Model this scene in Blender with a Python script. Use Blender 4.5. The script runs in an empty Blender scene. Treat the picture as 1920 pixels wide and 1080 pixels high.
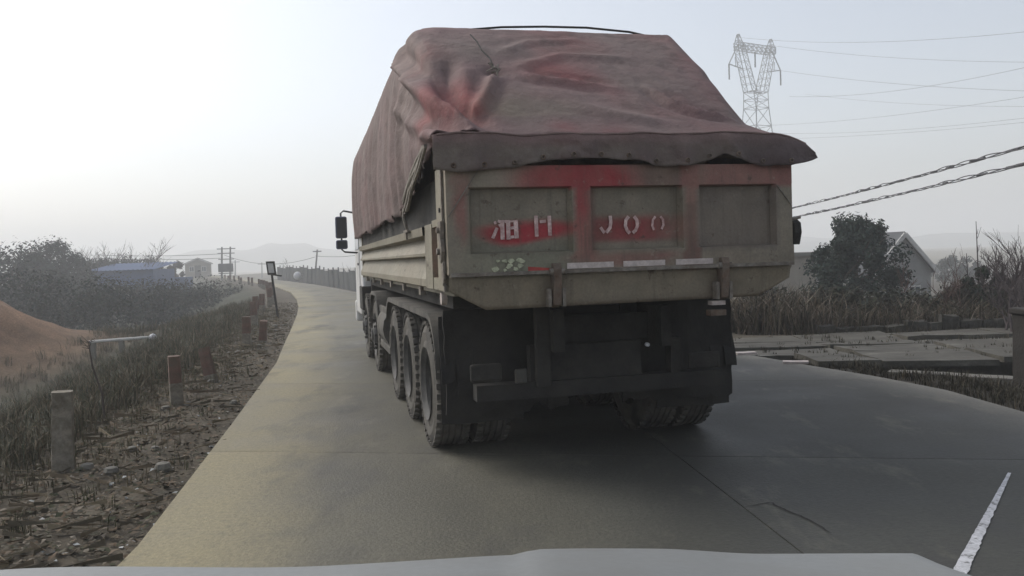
import bpy, bmesh, math, random
import numpy as np
from mathutils import Vector, Matrix, noise as mnoise

random.seed(7)
R = random.uniform
scene = bpy.context.scene
col = scene.collection

# ------------------------------------------------------------------ camera
F_PX, PITCH, ROLL, CAM_H = 1602.8, -0.0353, -0.0325, 1.544
_c, _s = math.cos(PITCH), math.sin(PITCH)
C_FW = Vector((0, _c, _s)); _up = Vector((0, -_s, _c)); _rt = Vector((1, 0, 0))
C_RT = math.cos(ROLL) * _rt + math.sin(ROLL) * _up
C_UP = -math.sin(ROLL) * _rt + math.cos(ROLL) * _up
C_POS = Vector((0, 0, CAM_H))
cam = bpy.data.cameras.new('camera'); camo = bpy.data.objects.new('camera', cam); col.objects.link(camo)
cam.sensor_width = 36; cam.lens = F_PX / 1920 * 36; cam.clip_start = 0.05; cam.clip_end = 12000
m = Matrix((C_RT, C_UP, -C_FW)).transposed().to_4x4(); m.translation = C_POS
camo.matrix_world = m
scene.camera = camo

# ------------------------------------------------------------------ light
SUN_EL, SUN_AZ = math.radians(42), math.radians(-58)     # azimuth from +Y, negative = to the left
w = bpy.data.worlds.new('World'); scene.world = w; w.use_nodes = True
nt = w.node_tree; nt.nodes.clear()
sky = nt.nodes.new('ShaderNodeTexSky'); sky.sky_type = 'NISHITA'; sky.sun_disc = False
sky.sun_elevation = SUN_EL; sky.sun_rotation = SUN_AZ
sky.air_density = 1.0; sky.dust_density = 2.6; sky.ozone_density = 1.0
hs = nt.nodes.new('ShaderNodeHueSaturation'); hs.inputs['Saturation'].default_value = 0.5
bg = nt.nodes.new('ShaderNodeBackground'); bg.inputs[1].default_value = 0.15
out = nt.nodes.new('ShaderNodeOutputWorld')
nt.links.new(sky.outputs[0], hs.inputs['Color']); nt.links.new(hs.outputs[0], bg.inputs[0]); nt.links.new(bg.outputs[0], out.inputs[0])
sun = bpy.data.lights.new('sun', 'SUN'); sun.energy = 1.5; sun.angle = math.radians(35); sun.color = (1, .96, .9)
suno = bpy.data.objects.new('sun', sun); col.objects.link(suno)
sd = Vector((math.sin(SUN_AZ) * math.cos(SUN_EL), math.cos(SUN_AZ) * math.cos(SUN_EL), math.sin(SUN_EL)))
suno.rotation_euler = sd.to_track_quat('Z', 'Y').to_euler()
vs = scene.view_settings; vs.view_transform = 'Standard'; vs.look = 'None'; vs.exposure = 0.3; vs.gamma = 1; vs.use_curve_mapping = False
scene.cycles.volume_bounces = 12; scene.cycles.max_bounces = 12; scene.cycles.use_denoising = True

# ------------------------------------------------------------------ pixel helpers (1920x1080 photograph)
def ray(x, y): return C_RT * ((x - 960) / F_PX) + C_UP * ((540 - y) / F_PX) + C_FW
def gp(x, y, z=0.0):
    d = ray(x, y); return C_POS + d * ((z - C_POS.z) / d.z)
def at(x, y, Y):
    d = ray(x, y); return C_POS + d * (Y / d.y)
T_X, T_Y, T_YAW = 0.807, 5.8327, 0.2376
def tl(x, y, axis, val):
    c, s = math.cos(T_YAW), math.sin(T_YAW)
    def rot(v): return Vector((c * v.x + s * v.y, -s * v.x + c * v.y, v.z))
    o = rot(C_POS - Vector((T_X, T_Y, 0))); d = rot(ray(x, y))
    return o + d * ((val - o[axis]) / d[axis])
def sm(a, b, x):
    t = min(1, max(0, (x - a) / (b - a))); return t * t * (3 - 2 * t)
def nz(x, y=0, z=0, s=1.0): return mnoise.noise(Vector((x * s, y * s, z * s)))
def fbm(x, y=0, z=0, s=1.0):
    return nz(x, y, z, s) * .6 + nz(x + 7, y + 3, z, s * 2.1) * .3 + nz(x, y - 5, z + 2, s * 4.3) * .15

# ------------------------------------------------------------------ materials
MATS = {}
def M(name, c=(.5, .5, .5), rough=.8, var=.25, scale=3, fine=.12, fscale=60, bump=.15, bscale=80, attr=False, metal=0.0,
      dust=None, dustamt=.5, dscale=2.0, spec=.4, coord='obj', stretch=(1, 1, 1), trans=0, roughvar=0, wear=None, bdist=.02):
    if name in MATS: return MATS[name]
    mt = bpy.data.materials.new(name); mt.use_nodes = True; t = mt.node_tree; N = t.nodes; L = t.links
    b = N['Principled BSDF']
    b.inputs['Roughness'].default_value = rough; b.inputs['Metallic'].default_value = metal
    b.inputs['Specular IOR Level'].default_value = spec
    if coord == 'obj':
        tc = N.new('ShaderNodeTexCoord').outputs['Object']
    else:
        tc = N.new('ShaderNodeNewGeometry').outputs['Position']
    mp = N.new('ShaderNodeMapping'); mp.inputs['Scale'].default_value = stretch; L.new(tc, mp.inputs[0]); tc = mp.outputs[0]
    if attr:
        a = N.new('ShaderNodeAttribute'); a.attribute_name = 'Col'; base = a.outputs['Color']
    else:
        r = N.new('ShaderNodeRGB'); r.outputs[0].default_value = (*c, 1); base = r.outputs[0]
    def noise(sc, det=5):
        n = N.new('ShaderNodeTexNoise'); n.inputs['Scale'].default_value = sc; n.inputs['Detail'].default_value = det
        n.inputs['Roughness'].default_value = .6; L.new(tc, n.inputs['Vector']); return n.outputs['Fac']
    def mulramp(base, fac, amt):
        mr = N.new('ShaderNodeMapRange'); L.new(fac, mr.inputs[0]); mr.inputs[1].default_value = .3; mr.inputs[2].default_value = .7
        mr.inputs[3].default_value = 1 - amt; mr.inputs[4].default_value = 1 + amt
        mx = N.new('ShaderNodeVectorMath'); mx.operation = 'SCALE'; L.new(base, mx.inputs[0]); L.new(mr.outputs[0], mx.inputs['Scale']); return mx.outputs[0]
    n1 = noise(scale)
    if var: base = mulramp(base, n1, var)
    if fine: base = mulramp(base, noise(fscale, 3), fine)
    if dust:
        mr = N.new('ShaderNodeMapRange'); L.new(noise(dscale, 6), mr.inputs[0]); mr.inputs[1].default_value = .35; mr.inputs[2].default_value = .68
        mr.inputs[3].default_value = 0; mr.inputs[4].default_value = dustamt
        mx = N.new('ShaderNodeMix'); mx.data_type = 'RGBA'; L.new(mr.outputs[0], mx.inputs['Factor']); L.new(base, mx.inputs['A']); mx.inputs['B'].default_value = (*dust, 1)
        base = mx.outputs['Result']
    for wc, wamt, wsc, wst, lo_, hi_ in (wear or ()):
        mp2 = N.new('ShaderNodeMapping'); mp2.inputs['Scale'].default_value = wst; L.new(tc, mp2.inputs[0])
        n2 = N.new('ShaderNodeTexNoise'); n2.inputs['Scale'].default_value = wsc; n2.inputs['Detail'].default_value = 7; n2.inputs['Roughness'].default_value = .7; L.new(mp2.outputs[0], n2.inputs['Vector'])
        mr = N.new('ShaderNodeMapRange'); L.new(n2.outputs['Fac'], mr.inputs[0]); mr.inputs[1].default_value = lo_; mr.inputs[2].default_value = hi_; mr.inputs[3].default_value = 0; mr.inputs[4].default_value = wamt
        mx = N.new('ShaderNodeMix'); mx.data_type = 'RGBA'; L.new(mr.outputs[0], mx.inputs['Factor']); L.new(base, mx.inputs['A']); mx.inputs['B'].default_value = (*wc, 1); base = mx.outputs['Result']
    L.new(base, b.inputs['Base Color'])
    if roughvar:
        mr = N.new('ShaderNodeMapRange'); L.new(n1, mr.inputs[0]); mr.inputs[1].default_value = .3; mr.inputs[2].default_value = .7
        mr.inputs[3].default_value = rough - roughvar; mr.inputs[4].default_value = rough + roughvar; L.new(mr.outputs[0], b.inputs['Roughness'])
    if bump:
        bp = N.new('ShaderNodeBump'); bp.inputs['Strength'].default_value = bump; bp.inputs['Distance'].default_value = bdist
        L.new(noise(bscale, 4), bp.inputs['Height']); L.new(bp.outputs[0], b.inputs['Normal'])
    if trans: b.inputs['Transmission Weight'].default_value = trans
    MATS[name] = mt; return mt

DUST = (.22, .18, .125)
m_khaki = M('painted_steel', rough=.65, var=.18, scale=5, attr=True, dust=DUST, dustamt=.32, dscale=3, bump=.35, bscale=16, wear=(((.075, .05, .035), .85, 9, (1, 1, 1), .6, .68), ((.10, .08, .06), .6, 3, (6, 6, .35), .55, .72), ((.3, .27, .21), .5, 14, (1, 1, 1), .6, .7)))
m_side = M('side_steel', (.205, .188, .138), .65, .2, 2.5, dust=DUST, dustamt=.5, dscale=2, bump=.35, bscale=12, stretch=(1, .4, 1), wear=(((.075, .05, .035), .85, 9, (1, 1, 1), .6, .68), ((.10, .08, .06), .6, 3, (6, 6, .35), .55, .72), ((.3, .27, .21), .5, 14, (1, 1, 1), .6, .7)))
m_tarp = M('tarp_cloth', rough=.85, var=.16, scale=6, attr=True, fine=.12, fscale=90, bump=.55, bscale=9, bdist=.03, dust=(.145, .112, .098), dustamt=.4, dscale=2.2, wear=(((.075, .052, .048), .6, 5, (1, 1, 1), .54, .70), ((.22, .17, .15), .5, 26, (1, 1, 1), .62, .72)))
def creases(mt, sc, st, dist):
    t = mt.node_tree; N = t.nodes; L = t.links; b = N['Principled BSDF']; old = b.inputs['Normal'].links[0].from_socket
    tc = N.new('ShaderNodeTexCoord').outputs['Object']; n = N.new('ShaderNodeTexNoise'); n.noise_type = 'RIDGED_MULTIFRACTAL'; n.inputs['Scale'].default_value = sc; n.inputs['Detail'].default_value = 5; n.inputs['Roughness'].default_value = .45; n.inputs['Distortion'].default_value = .6
    L.new(tc, n.inputs['Vector']); bp = N.new('ShaderNodeBump'); bp.inputs['Strength'].default_value = st; bp.inputs['Distance'].default_value = dist; L.new(n.outputs['Fac'], bp.inputs['Height']); L.new(old, bp.inputs['Normal']); L.new(bp.outputs[0], b.inputs['Normal'])
creases(m_tarp, 2.4, .5, .03); creases(m_tarp, 7, .35, .012)
creases(m_khaki, 1.6, .12, .02)
m_rubber = M('dusty_rubber', (.045, .042, .038), .85, .3, 6, dust=(.13, .12, .10), dustamt=.9, dscale=3, bump=.3, bscale=40)
m_flap = M('mud_flap', (.016, .015, .014), .85, .4, 6, dust=(.035, .032, .027), dustamt=.8, dscale=4, bump=.3)
m_chassis = M('muddy_chassis', (.018, .017, .015), .85, .4, 4, dust=(.042, .038, .032), dustamt=.8, dscale=4, bump=.4, bscale=30)
m_guard = M('dusty_guard', (.055, .052, .046), .85, .4, 5, dust=(.14, .13, .11), dustamt=.8, dscale=3, bump=.3, bscale=30)
m_rim = M('rim_steel', (.05, .05, .05), .7, .3, 8, dust=(.09, .085, .075), dustamt=.8, dscale=6)
m_white = M('cab_white', (.7, .7, .69), .4, .08, 3, dust=(.35, .32, .28), dustamt=.5, dscale=2, bump=.03)
m_black = M('black_plastic', (.025, .025, .03), .5, .2, 5, bump=.05)
m_mirror = M('mirror_housing', (.06, .07, .13), .5, .2, 5, bump=.05)
m_glass = M('dark_glass', (.03, .04, .05), .08, 0, fine=0, bump=0, spec=.6)
m_strip = M('reflective_strip', (.55, .48, .45), .5, .25, 12, dust=(.3, .24, .2), dustamt=.5, dscale=14, bump=.1)
m_letter = M('stencil_paint', (.66, .5, .47), .7, .25, 25, dust=(.3, .12, .11), dustamt=.75, dscale=26, bump=.05)
m_rust = M('rusty_steel', (.12, .075, .05), .8, .4, 12, dust=(.2, .18, .15), dustamt=.6, dscale=9, bump=.5, bscale=40)
m_hinge = M('pale_hinge', (.22, .2, .17), .75, .4, 16, dust=(.12, .085, .06), dustamt=.7, dscale=12, bump=.5, bscale=40)
m_rope = M('rope', (.2, .18, .15), .9, .3, 20)
m_sticker = M('torn_sticker', (.42, .43, .3), .8, .4, 25)
m_redpaint = M('red_reflector', (.35, .05, .04), .6, .3, 12)
m_load = M('soil_load', (.2, .13, .07), .95, .3, 8, bump=.6, bscale=40)
m_road = M('road_concrete', rough=.68, var=.26, scale=.55, attr=True, fine=.2, fscale=28, bump=.35, bscale=45, wear=(((.04, .039, .036), .75, .9, (1, .45, 1), .5, .68), ((.05, .047, .04), .7, 7, (1, 1, 1), .62, .7), ((.22, .2, .15), .35, 2.2, (1, .4, 1), .56, .72)), coord='pos', roughvar=.14, spec=.45)
m_yard = M('yard_concrete', (.085, .08, .064), .75, .35, 1.2, fine=.15, fscale=25, dust=(.055, .048, .036), dustamt=.85, dscale=1.3, bump=.5, bscale=20, coord='pos', wear=(((.04, .036, .026), .85, 1.6, (.5, 1.6, 1), .5, .62), ((.19, .18, .15), .6, 2.5, (.4, 2, 1), .55, .66)))
m_ground = M('ground_soil', rough=.95, var=.3, scale=1.5, attr=True, fine=.3, fscale=22, bump=.7, bscale=18, coord='pos', spec=.2)
m_conc = M('old_concrete', (.2, .19, .17), .9, .35, 3, dust=(.09, .085, .06), dustamt=.7, dscale=3, bump=.4, bscale=30)
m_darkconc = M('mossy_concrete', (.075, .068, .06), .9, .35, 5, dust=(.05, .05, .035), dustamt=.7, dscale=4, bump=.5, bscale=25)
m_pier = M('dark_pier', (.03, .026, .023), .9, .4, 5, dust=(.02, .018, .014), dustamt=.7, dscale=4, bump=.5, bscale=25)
m_barkr = M('bark_red', (.105, .07, .06), .95, .3, 8, bump=.2, spec=.2)
m_postw = M('post_whitewash', (.26, .235, .19), .9, .35, 9, dust=(.09, .075, .05), dustamt=.95, dscale=8, bump=.5, bscale=35)
m_postr = M('post_red_paint', (.16, .085, .065), .9, .35, 10, dust=(.12, .1, .075), dustamt=.9, dscale=9, bump=.5, bscale=35)
m_leaf = M('dry_vegetation', rough=.9, var=.2, scale=3, attr=True, fine=.1, bump=0, spec=.2)
m_bark = M('bark', (.07, .058, .05), .95, .3, 8, bump=.4, bscale=30, spec=.2)
m_barkp = M('bark_purple', (.085, .07, .07), .95, .3, 8, bump=.2, spec=.2)
m_wallg = M('grey_render', (.2, .2, .19), .9, .2, 1.0, bump=.1, bscale=15)
m_wallb = M('beige_render', (.25, .225, .185), .9, .2, 1.0, bump=.1, bscale=15)
m_roof = M('grey_tile', (.075, .08, .085), .85, .25, 2, bump=.3, bscale=8)
m_trim = M('pale_trim', (.45, .44, .42), .8, .15, 3)
m_blue = M('blue_sheet', (.035, .08, .19), .6, .15, 1, bump=.05)
m_galv = M('galvanised', (.15, .155, .16), .6, .15, 3)
m_galvd = M('cable_dark', (.05, .05, .055), .7, .2, 3)
m_fence = M('grey_fence', (.10, .105, .105), .85, .25, .8, bump=.1, coord='pos')
m_pole = M('pole_concrete', (.22, .22, .21), .9, .15, 2)
m_carpaint = M('car_white_paint', (.2, .21, .21), .5, .1, 2.5, fine=.06, dust=(.15, .15, .14), dustamt=.6, dscale=5, bump=.02, spec=.5)
m_trimb = M('beige_trim', (.13, .095, .065), .8, .1, 4, bump=.1)
m_tape = M('crumpled_tape', (.6, .6, .62), .6, .3, 40, bump=.4, bscale=50)
m_hill = M('hazy_hill', (.06, .075, .06), .95, .3, .02, bump=0, coord='pos')

# ------------------------------------------------------------------ geometry helpers
def tag(o, label=None, cat=None, group=None, kind=None):
    if label: o['label'] = label
    if cat: o['category'] = cat
    if group: o['group'] = group
    if kind: o['kind'] = kind
    return o
def empty(name, loc=(0, 0, 0), rz=0.0):
    o = bpy.data.objects.new(name, None); col.objects.link(o); o.location = loc; o.rotation_euler = (0, 0, rz); o.empty_display_size = .2; return o

class MB:
    def __init__(s): s.v = []; s.f = []; s.c = []
    def quad_grid(s, fn, nu, nv, closed=False):
        b = len(s.v)
        for j in range(nv + 1):
            for i in range(nu + 1): s.v.append(tuple(fn(i / nu, j / nv)))
        for j in range(nv):
            for i in range(nu):
                a = b + j * (nu + 1) + i; s.f.append((a, a + 1, a + nu + 2, a + nu + 1))
        return s
    def box(s, x0, x1, y0, y1, z0, z1, n=(1, 1, 1)):
        """box; n subdivides each direction"""
        if n == (1, 1, 1):
            b = len(s.v)
            s.v += [(x0, y0, z0), (x1, y0, z0), (x1, y1, z0), (x0, y1, z0), (x0, y0, z1), (x1, y0, z1), (x1, y1, z1), (x0, y1, z1)]
            s.f += [tuple(b + i for i in q) for q in ((0, 3, 2, 1), (4, 5, 6, 7), (0, 1, 5, 4), (1, 2, 6, 5), (2, 3, 7, 6), (3, 0, 4, 7))]
            return s
        X = lambda t: x0 + (x1 - x0) * t; Y = lambda t: y0 + (y1 - y0) * t; Z = lambda t: z0 + (z1 - z0) * t
        s.quad_grid(lambda a, b: (X(a), y0, Z(b)), n[0], n[2]); s.quad_grid(lambda a, b: (X(1 - a), y1, Z(b)), n[0], n[2])
        s.quad_grid(lambda a, b: (x0, Y(1 - a), Z(b)), n[1], n[2]); s.quad_grid(lambda a, b: (x1, Y(a), Z(b)), n[1], n[2])
        s.quad_grid(lambda a, b: (X(a), Y(b), z1), n[0], n[1]); s.quad_grid(lambda a, b: (X(a), Y(1 - b), z0), n[0], n[1])
        return s
    def beam(s, a, b, w=.1, h=None):
        a = Vector(a); b = Vector(b); d = (b - a)
        if d.length < 1e-6: return s
        h = h or w; d.normalize()
        x = d.cross(Vector((0, 0, 1)))
        if x.length < 1e-3: x = d.cross(Vector((0, 1, 0)))
        x.normalize(); y = x.cross(d); i0 = len(s.v)
        for p in (a, b):
            for sx, sy in ((-1, -1), (1, -1), (1, 1), (-1, 1)): s.v.append(tuple(p + x * sx * w / 2 + y * sy * h / 2))
        s.f += [tuple(i0 + i for i in q) for q in ((3, 2, 1, 0), (4, 5, 6, 7), (0, 1, 5, 4), (1, 2, 6, 5), (2, 3, 7, 6), (3, 0, 4, 7))]
        return s
    def tube(s, pts, rad, n=8, cap=True):
        pts = [Vector(p) for p in pts]; k = len(pts)
        if not hasattr(rad, '__len__'): rad = [rad] * k
        b0 = len(s.v); prev = None
        for i, p in enumerate(pts):
            d = (pts[min(i + 1, k - 1)] - pts[max(i - 1, 0)])
            if d.length < 1e-9: d = Vector((0, 0, 1))
            d.normalize()
            if prev is None:
                x = d.cross(Vector((0, 0, 1)))
                if x.length < 1e-3: x = d.cross(Vector((0, 1, 0)))
            else: x = prev - d * prev.dot(d)
            x.normalize(); prev = x; y = d.cross(x)
            for q in range(n):
                t = 2 * math.pi * q / n; s.v.append(tuple(p + (x * math.cos(t) + y * math.sin(t)) * rad[i]))
        for i in range(k - 1):
            for q in range(n):
                a = b0 + i * n + q; c = b0 + i * n + (q + 1) % n; s.f.append((a, c, c + n, a + n))
        if cap:
            s.f.append(tuple(b0 + q for q in range(n))[::-1]); s.f.append(tuple(b0 + (k - 1) * n + q for q in range(n)))
        return s
    def lathe(s, prof, c, axis='x', n=28, flip=False):
        """prof: list of (axial, radius)"""
        b0 = len(s.v); k = len(prof)
        for a, r in prof:
            for q in range(n):
                t = 2 * math.pi * q / n; p, o = r * math.cos(t), r * math.sin(t)
                s.v.append((c[0] + a, c[1] + p, c[2] + o) if axis == 'x' else ((c[0] + p, c[1] + a, c[2] + o) if axis == 'y' else (c[0] + p, c[1] + o, c[2] + a)))
        for i in range(k - 1):
            for q in range(n):
                a = b0 + i * n + q; d = b0 + i * n + (q + 1) % n; s.f.append((a, d, d + n, a + n) if not flip else (a, a + n, d + n, d))
        return s
    def prism(s, poly, x0, x1, axis='x', cap=True):
        """poly in the plane normal to axis: x->(y,z), y->(x,z), z->(x,y)"""
        b = len(s.v); k = len(poly)
        for xx in (x0, x1):
            for p in poly: s.v.append({'x': (xx, p[0], p[1]), 'y': (p[0], xx, p[1]), 'z': (p[0], p[1], xx)}[axis])
        for i in range(k):
            j = (i + 1) % k; s.f.append((b + i, b + j, b + k + j, b + k + i))
        if cap: s.f += [tuple(b + i for i in range(k))[::-1], tuple(b + k + i for i in range(k))]
        return s
    def build(s, name, mat, parent=None, smooth=False, colf=None, bevel=0, cols=None, loc=None, solid=0, autos=None):
        me = bpy.data.meshes.new(name); me.from_pydata(s.v, [], s.f); me.update()
        if colf or cols is not None:
            ca = me.color_attributes.new('Col', 'FLOAT_COLOR', 'POINT')
            if cols is None: cols = [colf(*v) for v in s.v]
            ca.data.foreach_set('color', np.concatenate([np.asarray(cols, np.float32).reshape(-1, 3), np.ones((len(s.v), 1), np.float32)], 1).ravel())
        o = bpy.data.objects.new(name, me); col.objects.link(o); me.materials.append(mat)
        bm = bmesh.new(); bm.from_mesh(me); bmesh.ops.recalc_face_normals(bm, faces=bm.faces); bm.to_mesh(me); bm.free()
        if smooth: me.polygons.foreach_set('use_smooth', [True] * len(me.polygons))
        if smooth and autos: me.set_sharp_from_angle(angle=math.radians(autos))
        if bevel:
            md = o.modifiers.new('bevel', 'BEVEL'); md.width = bevel; md.segments = 2; md.limit_method = 'ANGLE'
        if solid:
            md = o.modifiers.new('solid', 'SOLIDIFY'); md.thickness = solid
        if parent: o.parent = parent
        if loc: o.location = loc
        return o
def copy_tree(o, parent=None):
    c = o.copy(); col.objects.link(c)
    if parent: c.parent = parent
    for ch in list(o.children): copy_tree(ch, c)
    return c

# ================================================================== SETTING
LT = [(-60, -1.2), (-10, -1.5), (0, -1.75), (4.66, -2.13), (6.16, -2.4), (8.47, -2.82), (13.54, -3.78), (17.3, -4.63), (20.07, -5.24), (26.44, -6.68),
      (31.46, -7.88), (38.96, -9.84), (48.38, -12.53), (66.87, -18.76), (98.7, -31.4), (123.1, -41.4), (180, -66)]
RT = [(-60, 5.6), (-10, 5.2), (0, 4.8), (7.6, 4.6), (9, 4.55), (10.1, 4.28), (11.2, 3.9), (12.4, 3.53), (12.85, 3.3), (19, 1.35), (29, -2.0), (41.75, -7.1),
      (54.3, -11.3), (68.2, -16.15), (82.5, -21.6), (100.2, -28.7), (123, -38.2), (180, -62)]
ly, lx = zip(*LT); ry, rx = zip(*RT)
EL = lambda y: float(np.interp(y, ly, lx)); ER = lambda y: float(np.interp(y, ry, rx))
# ditch: between the near wall line A->B and the yard slab edge
DA, DB = Vector((4.75, 10.75)), Vector((8.2, 7.9)); DITCH_Y = 11.45
def in_ditch(x, y):
    if x < 4.62 or y > 12.4: return 0
    t = (x - DA.x) / (DB.x - DA.x); yl = DA.y + t * (DB.y - DA.y)
    return sm(yl - .12, yl + .12, y)
def gz(x, y):
    l = EL(y) - x; r = x - ER(y); z = -.06
    if l > 0:
        z += -.03 * sm(0, 1.3, l) + .05 * sm(.1, .5, l) * (1 - sm(.8, 1.6, l)) - 2.0 * sm(1.7, 8, l) + sm(0.2, .8, l) * .06 * fbm(x, y, 0, 1.3) + .22 * sm(4, 9, l) * fbm(x, y, 3, .35)
        # reddish soil bank out in the field
        dx, dy = (x + 17.5) / 4.6, (y - 26) / 5; z += 3.1 * math.exp(-(dx * dx + dy * dy)) * (1 + .15 * fbm(x, y, 1, .6) + .07 * fbm(x, y, 2, 2.2)) * (1 if y < 80 else 0)
    if r > 0:
        z += sm(.1, .6, r) * .03 * fbm(x, y, 5, 1.5) - 2.7 * sm(18.5, 34, y) * sm(.8, 8, r) * (1 - sm(180, 300, y) * .6)
        z -= .85 * in_ditch(x, y)
        if 11.3 < y < 15.6 and 3.2 < x < 11.5: z -= .07 * sm(11.3, 11.5, y) * (1 - sm(15.3, 15.6, y))
    return z
def gcol(x, y, z):
    l = EL(y) - x; r = x - ER(y)
    n = fbm(x, y, 9, .5)
    if l > 0:
        c = np.array((.085, .072, .053)) * (1 + .3 * n)
        g = np.array((.045, .048, .032)) * (1 + .3 * n)
        k = sm(1.2, 2.5, l); c = c * (1 - k) + g * k
        dx, dy = (x + 17.5) / 4.6, (y - 26) / 5; k = min(1, 1.5 * math.exp(-(dx * dx + dy * dy) * .9)) * sm(.02, .3, math.exp(-(dx * dx + dy * dy)))
        c = c * (1 - k) + np.array((.19, .115, .07)) * (1 + .3 * fbm(x, y, 4, 1.2)) * k
    else:
        c = np.array((.085, .075, .058)) * (1 + .35 * n)
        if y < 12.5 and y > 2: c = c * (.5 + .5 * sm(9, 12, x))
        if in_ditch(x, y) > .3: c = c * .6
    d_ = sm(130, 260, math.hypot(x, y)); c = c * (1 - d_) + np.array((.2, .185, .14)) * d_  # distant ground made paler to bounce more light into the horizon haze
    return c
def axis_lines(dense):
    v = [dense[0][0]]
    for a, b, st in dense: v += list(np.arange(a + st, b + 1e-6, st))
    return v
gxs = [-4000, -2000, -1000, -500, -250, -150, -100, -75] + axis_lines([(-60, -30, 1.5), (-30, -9, .5), (-9, -2, .2), (-2, 4.4, .8), (4.6, 8.4, .12), (8.6, 14, .4), (14, 40, 2)]) + [60, 100, 180, 300, 600, 1200, 2500, 4000]
gys = [-3000, -800, -200, -60] + axis_lines([(-30, 2, 2), (2, 8, .3), (8, 12.4, .12), (12.5, 30, .4), (30, 70, 1), (70, 180, 5)]) + [230, 300, 450, 700, 1200, 2500, 4000]
gb = MB(); nx = len(gxs)
for yy in gys:
    for xx in gxs: gb.v.append((xx, yy, gz(xx, yy) if abs(xx) < 700 and yy < 800 else -1.5))
for j in range(len(gys) - 1):
    for i in range(nx - 1):
        a = j * nx + i; gb.f.append((a, a + 1, a + nx + 1, a + nx))
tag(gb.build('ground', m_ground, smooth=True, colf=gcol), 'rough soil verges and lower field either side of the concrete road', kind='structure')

# ---- road of cast slabs
road = empty('road'); tag(road, 'worn concrete road of cast slabs curving left', kind='structure')
def road_pt(f, y):
    """f 0..1 across, y along the left edge"""
    sk = 1.35 * min(1, max(0, (120 - abs(y)) / 60)) if y < 120 else 0
    yr = y - sk; return (EL(y) * (1 - f) + ER(yr) * f, y * (1 - f) + yr * f)
def rcol(x, y, z):
    f = (x - EL(y)) / max(.5, ER(y) - EL(y)); X = x - EL(y)
    c = np.array((.21, .182, .105))                       # pale sandy edge
    c2 = np.array((.070, .069, .057)) * (1 + .22 * fbm(x, y, 12, .35))
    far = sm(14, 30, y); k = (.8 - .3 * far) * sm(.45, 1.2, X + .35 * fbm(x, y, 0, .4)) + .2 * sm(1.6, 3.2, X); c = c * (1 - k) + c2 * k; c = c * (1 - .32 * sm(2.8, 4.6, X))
    # two darker rubbed wheel tracks
    for tx in (1.75, 3.35, 4.9): c = c * (1 - .13 * math.exp(-((X - tx) / .3) ** 2) * (1 + fbm(x, y, 2, .5)))
    # damp, oily stain near the yard mouth
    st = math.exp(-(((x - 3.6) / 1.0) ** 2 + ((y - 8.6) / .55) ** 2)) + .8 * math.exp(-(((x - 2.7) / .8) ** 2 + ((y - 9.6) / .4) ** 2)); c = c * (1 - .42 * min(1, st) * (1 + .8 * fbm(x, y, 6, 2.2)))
    k = sm(-.55, -.05, x - ER(y)) ; c = c * (1 - k) + np.array((.15, .142, .12)) * k
    return np.clip(c * SLABK[0], .01, 1)
SLABK = [1.0]
JOINT = .010
def slab(f0, f1, y0, y1, n):
    b = MB(); SLABK[0] = R(.88, 1.1)
    def top(a, c):
        p = road_pt(f0 + (f1 - f0) * a, y0 + (y1 - y0) * c); return (p[0], p[1], 0)
    b.quad_grid(top, n[0], n[1])
    # skirt so that the joint is a real gap
    k = n[0] + 1; rim = [i for i in range(k)] + [k * j + n[0] for j in range(1, n[1] + 1)] + [k * n[1] + i for i in range(n[0] - 1, -1, -1)] + [k * j for j in range(n[1] - 1, 0, -1)]
    b0 = len(b.v)
    for i in rim: x, y, z = b.v[i]; b.v.append((x, y, -.09))
    for i in range(len(rim)):
        j = (i + 1) % len(rim); b.f.append((rim[i], b0 + i, b0 + j, rim[j]))
    return b.build('slab', m_road, road, colf=rcol)
ys = [-60, -40, -20, -9, -4.85] + [-.85 + 4 * i for i in range(17)]
for a, b_ in zip(ys[:-1], ys[1:]):
    for f0, f1 in ((0, .525), (.525, 1)):
        g = .0007
        slab(f0 + (g if f0 else 0), f1 - (g if f1 < 1 else 0), a + JOINT / 2, b_ - JOINT / 2, (10, 10 if b_ < 35 else 4))
slab(0, 1, ys[-1] + .01, 175, (8, 30))
# cracks: narrow open fissures filled with dirt
m_crack = M('crack_dirt', (.03, .028, .025), .95, .2, 8, bump=.2)
def crack(pts, w0):
    b = MB(); n = 26; P = [gp(*p) for p in pts]; cum = [i / (len(P) - 1) for i in range(len(P))]
    def pt(t):
        k = min(len(P) - 2, int(t * (len(P) - 1))); u = t * (len(P) - 1) - k; q = P[k].lerp(P[k + 1], u); return q
    for i in range(n + 1):
        t = i / n; q = pt(t); d = (pt(min(1, t + .02)) - pt(max(0, t - .02))).normalized(); s = Vector((-d.y, d.x, 0))
        q = q + s * .06 * fbm(q.x, q.y, 4, 7); ww = w0 * (.35 + .65 * math.sin(math.pi * t)) * (1 + .5 * fbm(q.x, q.y, 8, 9))
        b.v += [(q.x + s.x * ww, q.y + s.y * ww, .004), (q.x - s.x * ww, q.y - s.y * ww, .004)]
    for i in range(n): b.f.append((2 * i, 2 * i + 1, 2 * i + 3, 2 * i + 2))
    return b.build('crack', m_crack, road)
crack([(1400, 952), (1445, 942), (1490, 965), (1530, 985), (1560, 1000)], .007)

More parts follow.
